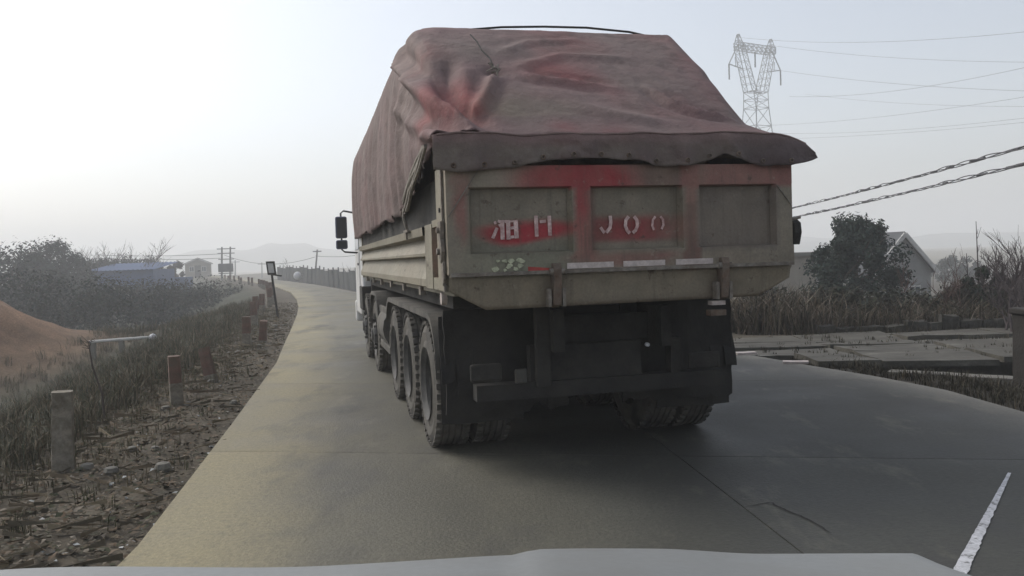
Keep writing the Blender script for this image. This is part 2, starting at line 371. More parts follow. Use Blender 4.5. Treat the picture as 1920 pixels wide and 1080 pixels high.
# worn white line painted across the apron
A, B = gp(1782, 1110), gp(1893, 888); ln = MB(); NL = 60
dn = (B - A).normalized(); sd_ = Vector((-dn.y, dn.x, 0))
for i in range(NL + 1):
    t = i / NL; q = A.lerp(B, t); wd = .070 * (1 - .72 * t); l_ = wd * (.5 + .16 * fbm(t * 40, 0, 0, 1)); r_ = wd * (.5 + .3 * fbm(t * 34, 5, 0, 1))
    ln.v += [(q.x + sd_.x * l_, q.y + sd_.y * l_, .006), (q.x - sd_.x * r_, q.y - sd_.y * r_, .006)]
for i in range(NL): ln.f.append((2 * i, 2 * i + 1, 2 * i + 3, 2 * i + 2))
m_line = M('worn_line_paint', (.55, .55, .56), .8, .2, 14, wear=(((.1, .1, .09), .85, 22, (1, 1, 1), .54, .62),))
ln.build('painted_line', m_line, road)

# ---- yard slabs beyond the ditch
yard = empty('yard', (0, 0, 0)); tag(yard, 'broken concrete paving of the yard beside the road', kind='structure')
yrows = [11.5, 12.55, 13.5, 14.3, 15.4]; xcols = [3.35, 5.0, 6.6, 8.3, 10.2]
for j in range(4):
    for i in range(4):
        x0, x1, y0, y1 = xcols[i] + R(.01, .05), xcols[i + 1] - R(.01, .05), yrows[j] + R(.01, .06), yrows[j + 1] - R(.01, .06)
        sh = -.75 * (j - 1.2) * .55 if i == 0 else 0
        if i == 0: x0 = ER((y0 + y1) / 2) + .12 + (0.35 if j == 0 else 0)
        if x1 - x0 < .3: continue
        t0, t1, t2, t3 = [R(-.045, .03) for _ in range(4)]; b = MB(); z1 = -.01
        P = [(x0, y0), (x1, y0), (x1, y1), (x0, y1)]
        def top(a, c):
            x = x0 + (x1 - x0) * a; y = y0 + (y1 - y0) * c
            return (x + .05 * fbm(x, y, 1, 3), y + .07 * fbm(x, y, 5, 2), z1 + .02 * fbm(x, y, 8, 2) + (t0 * (1 - a) + t1 * a) * (1 - c) + (t3 * (1 - a) + t2 * a) * c)
        b.quad_grid(top, 6, 4); bot = MB()
        k = 7; rim = list(range(7)) + [k * j2 + 6 for j2 in range(1, 5)] + [28 + q for q in range(5, -1, -1)] + [k * j2 for j2 in range(3, 0, -1)]
        b0 = len(b.v)
        for q in rim: x, y, z = b.v[q]; b.v.append((x, y, z - .08))
        for q in range(len(rim)):
            q2 = (q + 1) % len(rim); b.f.append((rim[q], b0 + q, b0 + q2, rim[q2]))
        b.build('slab', m_yard, yard)
# ditch near wall
b = MB(); n = 14
wl = (DB - DA).normalized(); wn = Vector((-wl.y, wl.x))
def wallp(a, c):
    p = DA + (DB - DA) * a; prof = [(-.16, -.3), (-.16, -.03), (.02, -.02), (.03, -.9)]; k = min(2, int(c * 3)); u = c * 3 - k
    o = prof[k][0] * (1 - u) + prof[k + 1][0] * u; z = prof[k][1] * (1 - u) + prof[k + 1][1] * u
    q = p + wn * (o + .015 * fbm(p.x, p.y, z, 3)); return (q.x, q.y, z + .012 * fbm(p.x * 2, p.y, 3, 2))
b.quad_grid(wallp, n, 9)
tag(b.build('ditch_wall', m_conc), 'low cast concrete wall along the road side of the dark ditch', 'wall')
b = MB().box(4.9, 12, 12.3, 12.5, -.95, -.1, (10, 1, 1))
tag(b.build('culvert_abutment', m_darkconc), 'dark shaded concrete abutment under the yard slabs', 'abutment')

# ---- far hills
def hill(name, cx, cy, sx, sy, h, lab, seed):
    b = MB()
    def f(a, c):
        x = (a - .5) * 2 * sx; y = (c - .5) * 2 * sy; e = max(0, 1 - (x / sx) ** 2) * max(0, 1 - (y / sy) ** 2)
        return (cx + x, cy + y, -3 + (h + 3) * (e ** 1.0) * (1 + .5 * fbm(x + seed, y, 0, 3.2 / sx)))
    b.quad_grid(f, 60, 20); return tag(b.build(name, m_hill, smooth=True), lab, kind='structure')
hp = at(500, 500, 760); hill('hill', hp.x, hp.y, 150, 80, 19, 'low hazy hill behind the bend', 3)
hp = at(690, 500, 850); hill('hill', hp.x, hp.y, 190, 80, 15, 'faint lower hill right of the hazy hill', 11)
hp = at(160, 480, 900); hill('hill', hp.x, hp.y, 240, 80, 18, 'barely visible hill beyond the tree belt', 23)

hp = at(1800, 470, 760); hill('hill', hp.x, hp.y, 340, 80, 9, 'low hazy rise behind the gabled house', 31)
hp = at(1450, 470, 900); hill('hill', hp.x, hp.y, 260, 80, 13, 'faint rise in the haze beyond the pylon', 41)

# ================================================================== DUMP TRUCK
truck = empty('dump_truck', (T_X, T_Y, 0), T_YAW)
tag(truck, 'dusty khaki dump truck with red sprayed tailgate and white cab, driving ahead', 'truck')
KH = np.array((.245, .212, .16)); RED = np.array((.30, .022, .032)); DKR = np.array((.17, .05, .045)); BRN = np.array((.12, .085, .065)); GRN = np.array((.17, .185, .13)); PNK = np.array((.27, .105, .09))
def mixc(c, d, k): k = min(1, max(0, k)); return c * (1 - k) + d * k
def ell(u, w_, cu, cw, su, sw, hard=1.0): return max(0, min(1, hard * (1.35 - math.hypot((u - cu) / su, (w_ - cw) / sw))))
def tailcol(u, v, w_):
    n = fbm(u, w_, 1, 3.0); c = KH * (1 + .18 * fbm(u, w_, 7, 5))
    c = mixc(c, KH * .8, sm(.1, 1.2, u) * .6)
    fr = w_ > 2.0 or w_ < 1.575 or u < -1.1 or u > 1.125 or -.395 < u < -.265 or .405 < u < .53
    if fr and w_ > 1.43:
        if w_ > 1.99:
            c = mixc(c, PNK, .7 * sm(-1.05, -.6, u + .2 * n)); c = mixc(c, RED, ell(u + .1 * n, w_, -.33, 2.06, .38, .12, 1.6)); c = mixc(c, BRN * 1.1, .7 * ell(u, w_, .3, 2.08, .24, .2, 1.3) + .2 * n)
            c = mixc(c, PNK * .9, .6 * sm(.5, .7, u))
        if -.41 < u < -.25: c = mixc(c, RED, (.9 - .35 * sm(1.95, 1.6, w_)) * (1 if w_ > 1.57 else sm(1.45, 1.6, w_)))
        if .39 < u < .545: c = mixc(c, DKR * .8 if w_ < 1.9 else PNK, .7)
        if u < -1.09: c = mixc(c, PNK, .85 * ell(u + .05 * n, w_, -1.13, 1.83, .07, .16, 2)); c = mixc(c, PNK, .5 * ell(u, w_, -1.16, 2.05, .06, .06, 2))
        if w_ < 1.58: c = mixc(c, GRN, .7 * ell(u, w_, -.75, 1.52, .4, .2)); c = mixc(c, DKR * 1.3, .6 * ell(u, w_, -.05, 1.53, .35, .06, 2) + .25 * n)
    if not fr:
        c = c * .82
        if u < -.39:
            c = mixc(c, GRN * .75, .5 * sm(1.7, 1.58, w_))
            e = ell(u, w_ - .02 * math.sin(u * 9), -.7, 1.725, .29, .075, 2.2) * sm(1.83, 1.74, w_ + .03 * n); c = mixc(c, RED * 1.15, e)
        elif u < .41:
            e = sm(-.27, -.2, u) * (1 - sm(.1, .42, u) * .6) * sm(1.61, 1.66, w_) * (1 - sm(1.76, 1.84, w_ + .02 * n)); c = mixc(c, RED * .8, e * .85)
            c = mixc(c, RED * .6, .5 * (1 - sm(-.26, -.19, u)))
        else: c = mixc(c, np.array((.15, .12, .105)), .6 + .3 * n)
    if w_ < 1.43:
        c = mixc(KH * .86, np.array((.2, .16, .1)), .4 + .5 * n); c = mixc(c, BRN * .8, .9 * max(math.exp(-((u + .53) / .07) ** 2), math.exp(-((u - .68) / .08) ** 2)) * sm(1.42, 1.3, w_ + .05 * n)); c = mixc(c, BRN * .9, .5 * sm(1.27, 1.2, w_ + .03 * n))
    return np.clip(c, .005, 1)
# --- tailgate
tail = empty('tailgate'); tail.parent = truck
FR, BK = -.0, .075
D = .035
def tb(x0, x1, z0, z1, y0=FR, y1=.09, name='frame_rail'):
    b = MB().box(x0, x1, y0, y1, z0, z1, (max(1, int((x1 - x0) / D)), 1, max(1, int((z1 - z0) / D)))); return b.build(name, m_khaki, tail, colf=tailcol)
tb(-1.25, 1.25, 2.01, 2.15)
tb(-1.25, 1.25, 1.445, 1.575, -.012, .09)
tb(-1.25, -1.10, 1.575, 2.01, .002, .088, 'frame_post'); tb(1.125, 1.25, 1.575, 2.01, .002, .088, 'frame_post'); tb(-.395, -.265, 1.575, 2.01, .002, .088, 'frame_post'); tb(.405, .53, 1.575, 2.01, .002, .088, 'frame_post')
for (x0, x1) in ((-1.10, -.395), (-.265, .405), (.53, 1.125)):
    b = MB().quad_grid(lambda a, c: (x0 + (x1 - x0) * a, .062 + .008 * math.sin(a * 3.1) * math.sin(c * 3.1) + .004 * fbm(x0 + a, c, 0, 3), 1.575 + .435 * c), 44, 28)
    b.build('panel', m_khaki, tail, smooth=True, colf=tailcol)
# chamfer lips round the panels (folded sheet)
for (x0, x1) in ((-1.10, -.395), (-.265, .405), (.53, 1.125)):
    b = MB()
    i = .022
    o = [(x0, 1.575), (x1, 1.575), (x1, 2.01), (x0, 2.01)]; q = [(x0 + i, 1.575 + i * .5), (x1 - i, 1.575 + i * .5), (x1 - i, 2.01 - i * .5), (x0 + i, 2.01 - i * .5)]
    for k in range(4):
        j = (k + 1) % 4
        b.quad_grid(lambda a, c: (lambda A, B: (A[0] + (B[0] - A[0]) * c, .003 + .053 * c, A[1] + (B[1] - A[1]) * c))((o[k][0] + (o[j][0] - o[k][0]) * a, o[k][1] + (o[j][1] - o[k][1]) * a), (q[k][0] + (q[j][0] - q[k][0]) * a, q[k][1] + (q[j][1] - q[k][1]) * a)), 14, 2)
    b.build('panel_lip', m_khaki, tail, colf=tailcol)
# ledge under the frame
b = MB().prism([(-.03, 1.43), (-.03, 1.452), (.0, 1.456), (.1, 1.456), (.1, 1.43)], -1.24, 1.24); b.build('ledge', m_hinge, tail)
# diagonal weld seams at the frame corners
for p0, p1 in (((-1.24, 1.82), (-1.02, 2.14)), ((-1.24, 1.45), (-1.10, 1.575)), ((1.13, 2.0), (1.24, 1.86))):
    MB().beam((p0[0], -.004, p0[1]), (p1[0], -.004, p1[1]), .008, .006).build('weld_seam', m_hinge, tail)
# lower apron
ap = MB(); xs = np.linspace(-1.24, 1.24, 72)
def bot(u):
    if u < -1.0: return 1.335 - (u + 1.24) / .24 * .13
    if u > .99: return 1.215 + (u - .99) / .25 * .125
    return 1.205 + .005 * (u + 1)
ap.quad_grid(lambda a, c: (-1.24 + 2.48 * a, .03 + .006 * fbm(a * 3, c, 0, 2) + .02 * (1 - c), bot(-1.24 + 2.48 * a) * (1 - c) + 1.435 * c), 72, 8)
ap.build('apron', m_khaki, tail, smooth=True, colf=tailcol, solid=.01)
# hinge arms
for u in (-.53, .69):
    b = MB().prism([(-.05, 1.50), (-.065, 1.46), (-.06, 1.36), (-.035, 1.22), (.03, 1.2), (.03, 1.5)], u - .028, u + .028)
    h = b.build('hinge_arm', m_rust, tail, bevel=.006)
    MB().tube([(u - .05, -.04, 1.445), (u + .05, -.04, 1.445)], .022, 10).build('hinge_pin', m_hinge, h)
    for sx in (-1, 1): MB().box(u + sx * .05 - .012, u + sx * .05 + .012, -.03, .03, 1.21, 1.33).build('hinge_bracket', m_hinge, h)
# drain hooks under the right hinge
MB().box(.62, .72, .02, .09, 1.165, 1.195).build('lock_catch', m_strip, tail)
MB().box(.61, .73, .03, .1, 1.09, 1.13).build('lock_catch', m_rust, tail)
for x0, x1 in ((-.45, -.12), (-.05, .255), (.335, .615)):
    MB().quad_grid(lambda a, c: (x0 + (x1 - x0) * a, -.0155 - .001 * math.sin(a * 9), 1.459 + .038 * c), 12, 2).build('reflective_strip', m_strip, tail, solid=.002)
MB().quad_grid(lambda a, c: (-.72 + .16 * a, -.015 - .0012 * math.sin(a * 14), 1.452 + .03 * c * (1 - .5 * a)), 8, 2).build('red_strip', m_redpaint, tail, solid=.002)
for k in range(14):
    cu, cw, s = R(-.97, -.76), R(1.462, 1.53), R(.008, .026); q = [(cu + s * R(.6, 1.3) * math.cos(t), cw + s * R(.3, .9) * math.sin(t)) for t in (0, 1.1, 2.2, 3.3, 4.4, 5.4)]
    b = MB(); b.v = [(x, -.0155 - .0004 * k, z) for x, z in q] + [(x, -.0125, z) for x, z in q]; b.f = [tuple(range(6))] + [(i, (i + 1) % 6, 6 + (i + 1) % 6, 6 + i) for i in range(6)]
    b.build('sticker_remnant', m_sticker, tail)
# --- stencilled number
num = empty('stencilled_number'); num.parent = tail
def cpx(x, y): return 860 + x / 4.571, 380 + y / 4.571
def stroke(pts, wd, name='stroke'):
    b = MB(); P = [tl(*cpx(*p), 1, .055) for p in pts]; k = 1.3 * wd / 4.571 / 1602 * 5.9; n = len(P)
    for i, p in enumerate(P):
        d = (P[min(n - 1, i + 1)] - P[max(0, i - 1)]).normalized(); s = Vector((-d.z, 0, d.x)) * k / 2
        b.v += [(p.x + s.x, .055, p.z + s.z), (p.x - s.x, .055, p.z - s.z)]
    for i in range(n - 1): b.f.append((2 * i, 2 * i + 1, 2 * i + 3, 2 * i + 2))
    b.build(name, m_letter, num, solid=.003)
for pts, wd in (([(352, 150), (345, 172)], 20), ([(308, 160), (318, 182)], 16), ([(330, 215), (292, 306)], 20), ([(372, 150), (378, 316)], 26), ([(345, 200), (357, 194)], 20), ([(398, 150), (405, 172)], 14),
                ([(424, 150), (428, 316)], 26), ([(488, 148), (498, 306)], 28), ([(444, 218), (474, 214)], 18), ([(446, 296), (474, 292)], 18), ([(442, 160), (470, 158)], 12),
                ([(662, 112), (670, 290)], 24), ([(776, 112), (784, 282)], 24), ([(696, 164), (746, 158)], 18),
                ([(1298, 112), (1303, 170), (1296, 215), (1264, 256)], 22), ([(1216, 212), (1250, 260)], 20),
                ([(1456, 118), (1432, 150), (1428, 200), (1444, 240), (1466, 262)], 22), ([(1502, 118), (1526, 148), (1532, 196), (1516, 236), (1492, 258)], 22),
                ([(1686, 118), (1664, 148), (1658, 196), (1674, 234)], 15), ([(1728, 118), (1750, 146), (1754, 192), (1738, 226)], 15)):
    stroke(pts, wd)
# --- box: floor, sides, front
bx = empty('cargo_box'); bx.parent = truck
VF = 8.75
MB().box(-1.2, 1.2, .1, VF, 1.30, 1.36).build('floor', m_side, bx)
MB().box(-1.22, 1.22, VF, VF + .06, 1.3, 2.5).build('front_wall', m_side, bx)
prof = [(-1.235, 1.335), (-1.25, 1.345), (-1.25, 1.40), (-1.185, 1.565), (-1.25, 1.578), (-1.25, 1.60), (-1.185, 1.715), (-1.265, 1.735), (-1.27, 1.80), (-1.2, 1.81), (-1.165, 1.81), (-1.165, 1.335)]
for s, nm in ((1, 'side_wall'), (-1, 'side_wall')):
    b = MB(); P = [(s * u, w_) for u, w_ in prof]
    b.quad_grid(lambda a, c: (lambda k, t: (P[k][0] * (1 - t) + P[k + 1][0] * t + .006 * fbm(a * 12, c * 4, 0, 1), 1.06 + (VF - 1.06) * a, P[k][1] * (1 - t) + P[k + 1][1] * t))(min(10, int(c * 11 + 1e-6)), c * 11 - min(10, int(c * 11 + 1e-6))), 50, 11)
    sw = b.build(nm, m_side, bx)
    MB().box(s * 1.2, s * 1.165, .42, VF, 1.812, 2.13).build('upper_board', m_chassis, bx)  # near-black colour stands in for the shade in the gap below the tarp
    MB().box(s * 1.25, s * 1.17, .70, 1.055, 1.335, 1.81, (1, 3, 4)).build('stake', m_side, bx, bevel=.008)
    MB().box(s * 1.19, s * 1.17, .42, .70, 1.42, 1.80).build('slot_back', m_redpaint, bx)
    MB().box(s * 1.245, s * 1.17, .42, .70, 1.335, 1.42).build('slot_sill', m_side, bx)
    MB().box(s * 1.245, s * 1.17, .42, .70, 1.78, 1.83).build('slot_head', m_side, bx)
    MB().box(s * 1.252, s * 1.16, .095, .42, 1.335, 2.16, (1, 3, 8)).build('corner_post', m_side, bx, bevel=.01)
    MB().beam((s * 1.262, .1, 1.335), (s * 1.262, .1, 2.14), .012, .03).build('post_edge', m_hinge, bx)
    for k in range(6): MB().box(s * 1.225, s * 1.18, 1.6 + k * 1.25, 1.72 + k * 1.25, 1.26, 1.335).build('floor_bracket', m_hinge, bx)
# latch on the rear corners
for s in (-1, 1):
    la = empty('tail_latch'); la.parent = bx
    b = MB().prism([(.06, 1.80), (.17, 1.80), (.2, 1.72), (.15, 1.66), (.16, 1.56), (.1, 1.52), (.05, 1.6), (.08, 1.68)], s * 1.255, s * 1.285); b.build('latch_plate', m_hinge, la, bevel=.006)
    MB().tube([(s * 1.25, .11, 1.74), (s * 1.305, .11, 1.74)], .02, 8).build('latch_pin', m_hinge, la)
    MB().tube([(s * 1.25, .12, 1.6), (s * 1.305, .12, 1.6)], .022, 8).build('latch_pin', m_hinge, la)
    MB().prism([(.07, 1.53), (.15, 1.53), (.14, 1.42), (.1, 1.37), (.06, 1.42)], s * 1.255, s * 1.275).build('latch_hook', m_hinge, la, bevel=.005)
    MB().tube([(s * 1.25, .25, 1.88), (s * 1.262, .25, 1.88)], .016, 8).build('bolt', m_chassis, la)
MB().lathe([(-.02, .0), (-.02, .045), (.02, .045), (.02, 0)], (-1.2, .55, 1.27), 'x', 12).build('side_marker', m_strip, bx)
# right-hand hook seen past the tailgate edge
MB().prism([(0.0, 1.73), (.05, 1.76), (.08, 1.68), (.06, 1.60), (.02, 1.57), (-.01, 1.66)], 1.26, 1.32).build('tail_hook', m_chassis, bx, bevel=.008)
MB().tube([(1.24, .03, 1.75), (1.33, .03, 1.77)], .012, 6).build('hook_pin', m_hinge, bx)
# --- chassis
ch = empty('chassis'); ch.parent = truck
for s in (-1, 1): MB().box(s * .45, s * .37, .35, 10.6, .86, 1.16).build('frame_rail', m_chassis, ch)
for v in (.6, 2.2, 3.5, 5.6, 7.6): MB().box(-.37, .37, v, v + .1, .9, 1.1).build('cross_member', m_chassis, ch)
MB().box(-1.1, 1.1, .75, 8.6, 1.18, 1.29).build('subframe', m_chassis, ch)
MB().box(-1.0, .93, .46, .6, .525, .64, (12, 1, 1)).build('underrun_bar', m_flap, ch, bevel=.012)
for u in (-.55, .55): MB().box(u - .04, u + .04, .5, .6, .64, .9).build('underrun_bracket', m_chassis, ch)
MB().box(-.56, -.45, .44, .5, .6, 1.18).build('hoist_strut', m_chassis, ch, bevel=.01)
MB().box(-.72, -.63, .44, .47, .64, .745).build('tail_lamp_box', m_guard, ch, bevel=.012)
MB().box(-1.05, -.82, .42, .46, .67, .80).build('tail_lamp', m_chassis, ch, bevel=.02)
MB().box(.62, .88, .42, .46, .66, .79).build('tail_lamp', m_chassis, ch, bevel=.02)
MB().lathe([(0, .0), (-.01, .014), (.02, .016)], (.29, .42, .87), 'y', 10).build('lamp_lens', m_tape, ch)
MB().box(-.45, .28, .52, .56, .62, .9).build('number_plate_panel', m_chassis, ch, bevel=.01)
MB().quad_grid(lambda a, c: (-.4 + .8 * a, .9 + .02 * math.sin(a * 8), 1.15 - .62 * c), 8, 5).build('dark_underside_sheet', m_flap, ch, solid=.014)  # dark sheet added between the flaps to deepen the black under the tail
for v in (1.62, 2.92, 4.22, 6.83, 8.66):
    MB().tube([(-.9, v, .52), (.9, v, .52)], .075, 10).build('axle', m_chassis, ch)
    if v < 5: MB().lathe([(-.2, .1), (-.12, .2), (0, .24), (.12, .2), (.2, .1)], (0, v, .54), 'x', 14).build('differential', m_chassis, ch, smooth=True)
for s in (-1, 1):
    MB().tube([(s * .5, .9, .62), (s * .5, 1.7, .78), (s * .5, 2.2, .82), (s * .5, 2.9, .78), (s * .5, 3.6, .66)], .055, 8).build('leaf_spring', m_chassis, ch)
MB().lathe([(-.45, 0), (-.45, .3), (.45, .3), (.45, 0)], (-.95, 5.5, .72), 'y', 18).build('fuel_tank', m_guard, ch, smooth=True, autos=40)
# side guards between the axles
for s in (-1, 1):
    sg = empty('side_guard'); sg.parent = truck
    for z in (.42, .88): MB().box(s * 1.19, s * 1.15, 4.9, 6.15, z, z + .09).build('guard_rail', m_guard, sg, bevel=.008)
    for v in (4.92, 5.5, 6.08): MB().box(s * 1.18, s * 1.155, v, v + .06, .5, .9).build('guard_upright', m_guard, sg)
# mudguards over the rear wheels
for s in (-1, 1):
    for (va, vb, nm) in ((.93, 4.95, 'mudguard'), (6.1, 7.5, 'mudguard')):
        b = MB()
        def mg(a, c, va=va, vb=vb, s=s):
            t = a; L_ = vb - va; e = .42
            if t < .3: th = (1 - t / .3) * math.pi * .5; v = va + e - e * math.sin(th); z = 1.13 - e + e * math.cos(th) * 1
            elif t > .7: th = (t - .7) / .3 * math.pi * .5; v = vb - e + e * math.sin(th); z = 1.13 - e + e * math.cos(th)
            else: v = va + e + (t - .3) / .4 * (L_ - 2 * e); z = 1.13
            lip = .05 if c > .99 else 0
            return (s * (.6 + .62 * min(1, c / .9)), v, z - lip + .012 * fbm(v * 2, c, 0, 1))
        b.quad_grid(mg, 30, 10); g = b.build(nm, m_guard, truck, solid=.008)
    # ragged rubber strips behind the last wheel
    for k in range(5):
        u = s * (1.2 - k * .12)
        MB().quad_grid(lambda a, c: (u - s * .1 * a, .86 + .03 * math.sin(c * 5 + k) - .05 * c, 1.12 - (.5 + .1 * (k % 2)) * c + .01 * a), 2, 10).build('mud_flap', m_flap, truck, solid=.012)
    MB().quad_grid(lambda a, c: (s * (.22 + (.95 + .05 * fbm(c * 4, 3, s, 1)) * a), .80 + .02 * math.sin(a * 9) + .015 * fbm(a * 5, c * 3, s, 1), 1.17 - (.78 + .10 * fbm(a * 6, 0, s, 1)) * c), 24, 8).build('mud_flap', m_flap, truck, solid=.014)  # wide sheet added to close the underside into one dark mass
    b = MB().quad_grid(lambda a, c: (s * (.55 + .64 * a), .9 + .02 * math.sin(a * 7), .98 - .68 * c), 8, 6); b.build('mud_flap', m_flap, truck, solid=.012)
# --- wheels
def wheel(u0, v, s, dual, Rw=.522):
    e = empty('wheel'); e.parent = truck; e.location = (0, v, .518)
    W = .285
    def tyre(uo, nm='tyre'):
        pr = [(0, .30), (.012, .36), (0.0, .43), (.018, .485), (.04, .512)]
        gro = []
        for k in range(4):
            x = .055 + k * .05; gro += [(x - .004, .52), (x, .508), (x + .012, .508), (x + .016, .52)]
        pr = pr + [(.045, .52)] + gro + [(W - .04, .52)] + [(W - a, r) for a, r in pr[::-1]]
        b = MB().lathe([(s * -a, r) for a, r in pr], (uo, 0, 0), 'x', 40)
        # shoulder lugs
        for q in range(40):
            t = 2 * math.pi * (q + .5) / 40
            for ax in (.03, W - .03):
                c_ = Vector((uo - s * ax, .508 * math.cos(t), .508 * math.sin(t))); d = Vector((0, -math.sin(t), math.cos(t))); r_ = Vector((0, math.cos(t), math.sin(t)))
                b.beam(c_ - d * .024, c_ + d * .024, .05, .03)
        return b.build(nm, m_rubber, e)
    tyre(s * u0)
    if dual: tyre(s * (u0 - .335), 'inner_tyre')
    dish = [(.01, .305), (-.015, .29), (-.03, .27), (-.17, .25), (-.18, .17), (-.09, .16), (-.09, .09), (-.04, .085), (-.04, 0)] if dual else [(.01, .305), (-.015, .29), (-.03, .27), (-.06, .25), (-.05, .2), (.03, .15), (.04, .09), (.06, .085), (.06, 0)]
    rim = MB().lathe([(s * a, r) for a, r in dish], (s * u0, 0, 0), 'x', 32).build('rim', m_rim, e, smooth=True, autos=35)
    nb = MB()
    for q in range(10):
        t = 2 * math.pi * q / 10; y, z = .205 * math.cos(t), .205 * math.sin(t); x = s * (u0 + (-.175 if dual else 0)); nb.tube([(x - .01 * s, y, z), (x + .035 * s, y, z)], .016, 6)
    nb.build('nut_ring', m_chassis, rim)
for s in (-1, 1):
    for v in (1.62, 2.92, 4.22): wheel(1.2, v, s, True)
    for v in (6.83, 8.66): wheel(1.2, v, s, False)
# --- cab
cab = empty('cab'); cab.parent = truck
pf = [(8.98, .95), (8.98, 2.78), (9.2, 2.92), (10.35, 2.88), (10.62, 2.6), (10.86, 1.75), (10.9, .62), (9.7, .62), (9.62, .95)]
MB().prism(pf, -1.22, 1.22).build('cab_shell', m_white, cab, bevel=.05)
MB().box(-1.24, 1.24, 10.78, 11.0, .45, .85).build('bumper', m_white, cab, bevel=.04)
MB().prism([(10.63, 2.55), (10.87, 1.8), (10.885, 1.8), (10.645, 2.55)], -1.08, 1.08).build('windscreen', m_glass, cab)
for s in (-1, 1):
    d = MB().box(s * 1.235, s * 1.21, 9.5, 10.5, .75, 1.72).build('door', m_white, cab, bevel=.01)
    MB().box(s * 1.25, s * 1.235, 9.55, 9.7, 1.5, 1.54).build('door_handle', m_black, d)
    MB().prism([(9.52, 1.78), (10.62, 1.78), (10.42, 2.5), (9.52, 2.5)], s * 1.214, s * 1.232).build('side_window', m_glass, cab)
    mr = empty('mirror'); mr.parent = cab
    MB().tube([(s * 1.2, 9.95, 2.42), (s * 1.45, 9.8, 2.46), (s * 1.5, 9.78, 2.42), (s * 1.5, 9.78, 1.78), (s * 1.45, 9.8, 1.74), (s * 1.2, 9.95, 1.72)], .016, 8).build('mirror_arm', m_black, mr)
    for z0, z1, nm in ((1.98, 2.36, 'mirror_head'), (1.79, 1.95, 'wide_mirror_head')):
        xo = 1.60 if s < 0 else 1.50; h = MB().prism([(s * (xo - .2), z0), (s * xo, z0), (s * xo, z1), (s * (xo - .2), z1)], 9.72, 9.84, 'y').build(nm, m_mirror, mr, bevel=.03)
        MB().box(s * (xo - .18), s * (xo - .02), 9.706, 9.722, z0 + .02, z1 - .02).build('mirror_glass', m_glass, h)
    MB().box(s * 1.0, s * 1.24, 8.9, 9.55, .75, 1.15).build('cab_step_guard', m_chassis, cab, bevel=.02)
    MB().box(s * .9, s * 1.18, 10.9, 10.98, .9, 1.1).build('headlight', m_glass, cab, bevel=.02)
for k in range(4): MB().box(-.8, .8, 10.9, 10.93, 1.02 + k * .11, 1.08 + k * .11).build('grille_bar', m_black, cab)
MB().box(-1.1, 1.1, 8.6, 8.72, 1.0, 1.25).build('cab_support', m_chassis, cab)

# ================================================================== LOAD AND TARPAULIN
lo = MB()
lo.quad_grid(lambda a, c: (-1.12 + 2.24 * a, .13 + 8.5 * c, 1.4 + (1.9 * min(1, sm(0, .24, c) * .95 + .38) * (1 - .25 * abs(2 * a - 1) ** 4) - .15) * (1 if 0 < a < 1 and 0 < c < 1 else 0) + .02 * fbm(a * 9, c * 30, 0, 1)), 24, 50)
lo.v = [(x, y, min(z, 2.16 + max(0, y - .35) * .55 - .1 * (abs(x) > 1)) if y < 2 else min(z, 3.0)) for x, y, z in lo.v]
# a lip of soil squeezed out above the tailgate
lo.quad_grid(lambda a, c: (.5 + .62 * a, .02 + .13 * c, 2.153 + .075 * math.sin(math.pi * a) ** .8 * (1 - .2 * c) * (1 + .3 * fbm(a * 6, c, 2, 1))), 16, 4)
lo_o = lo.build('soil_load', m_load, smooth=True); lo_o.location = (T_X, T_Y, 0); lo_o.rotation_euler = (0, 0, T_YAW)
tag(lo_o, 'brown soil heaped in the truck box, peeking out above the tailgate', 'load')

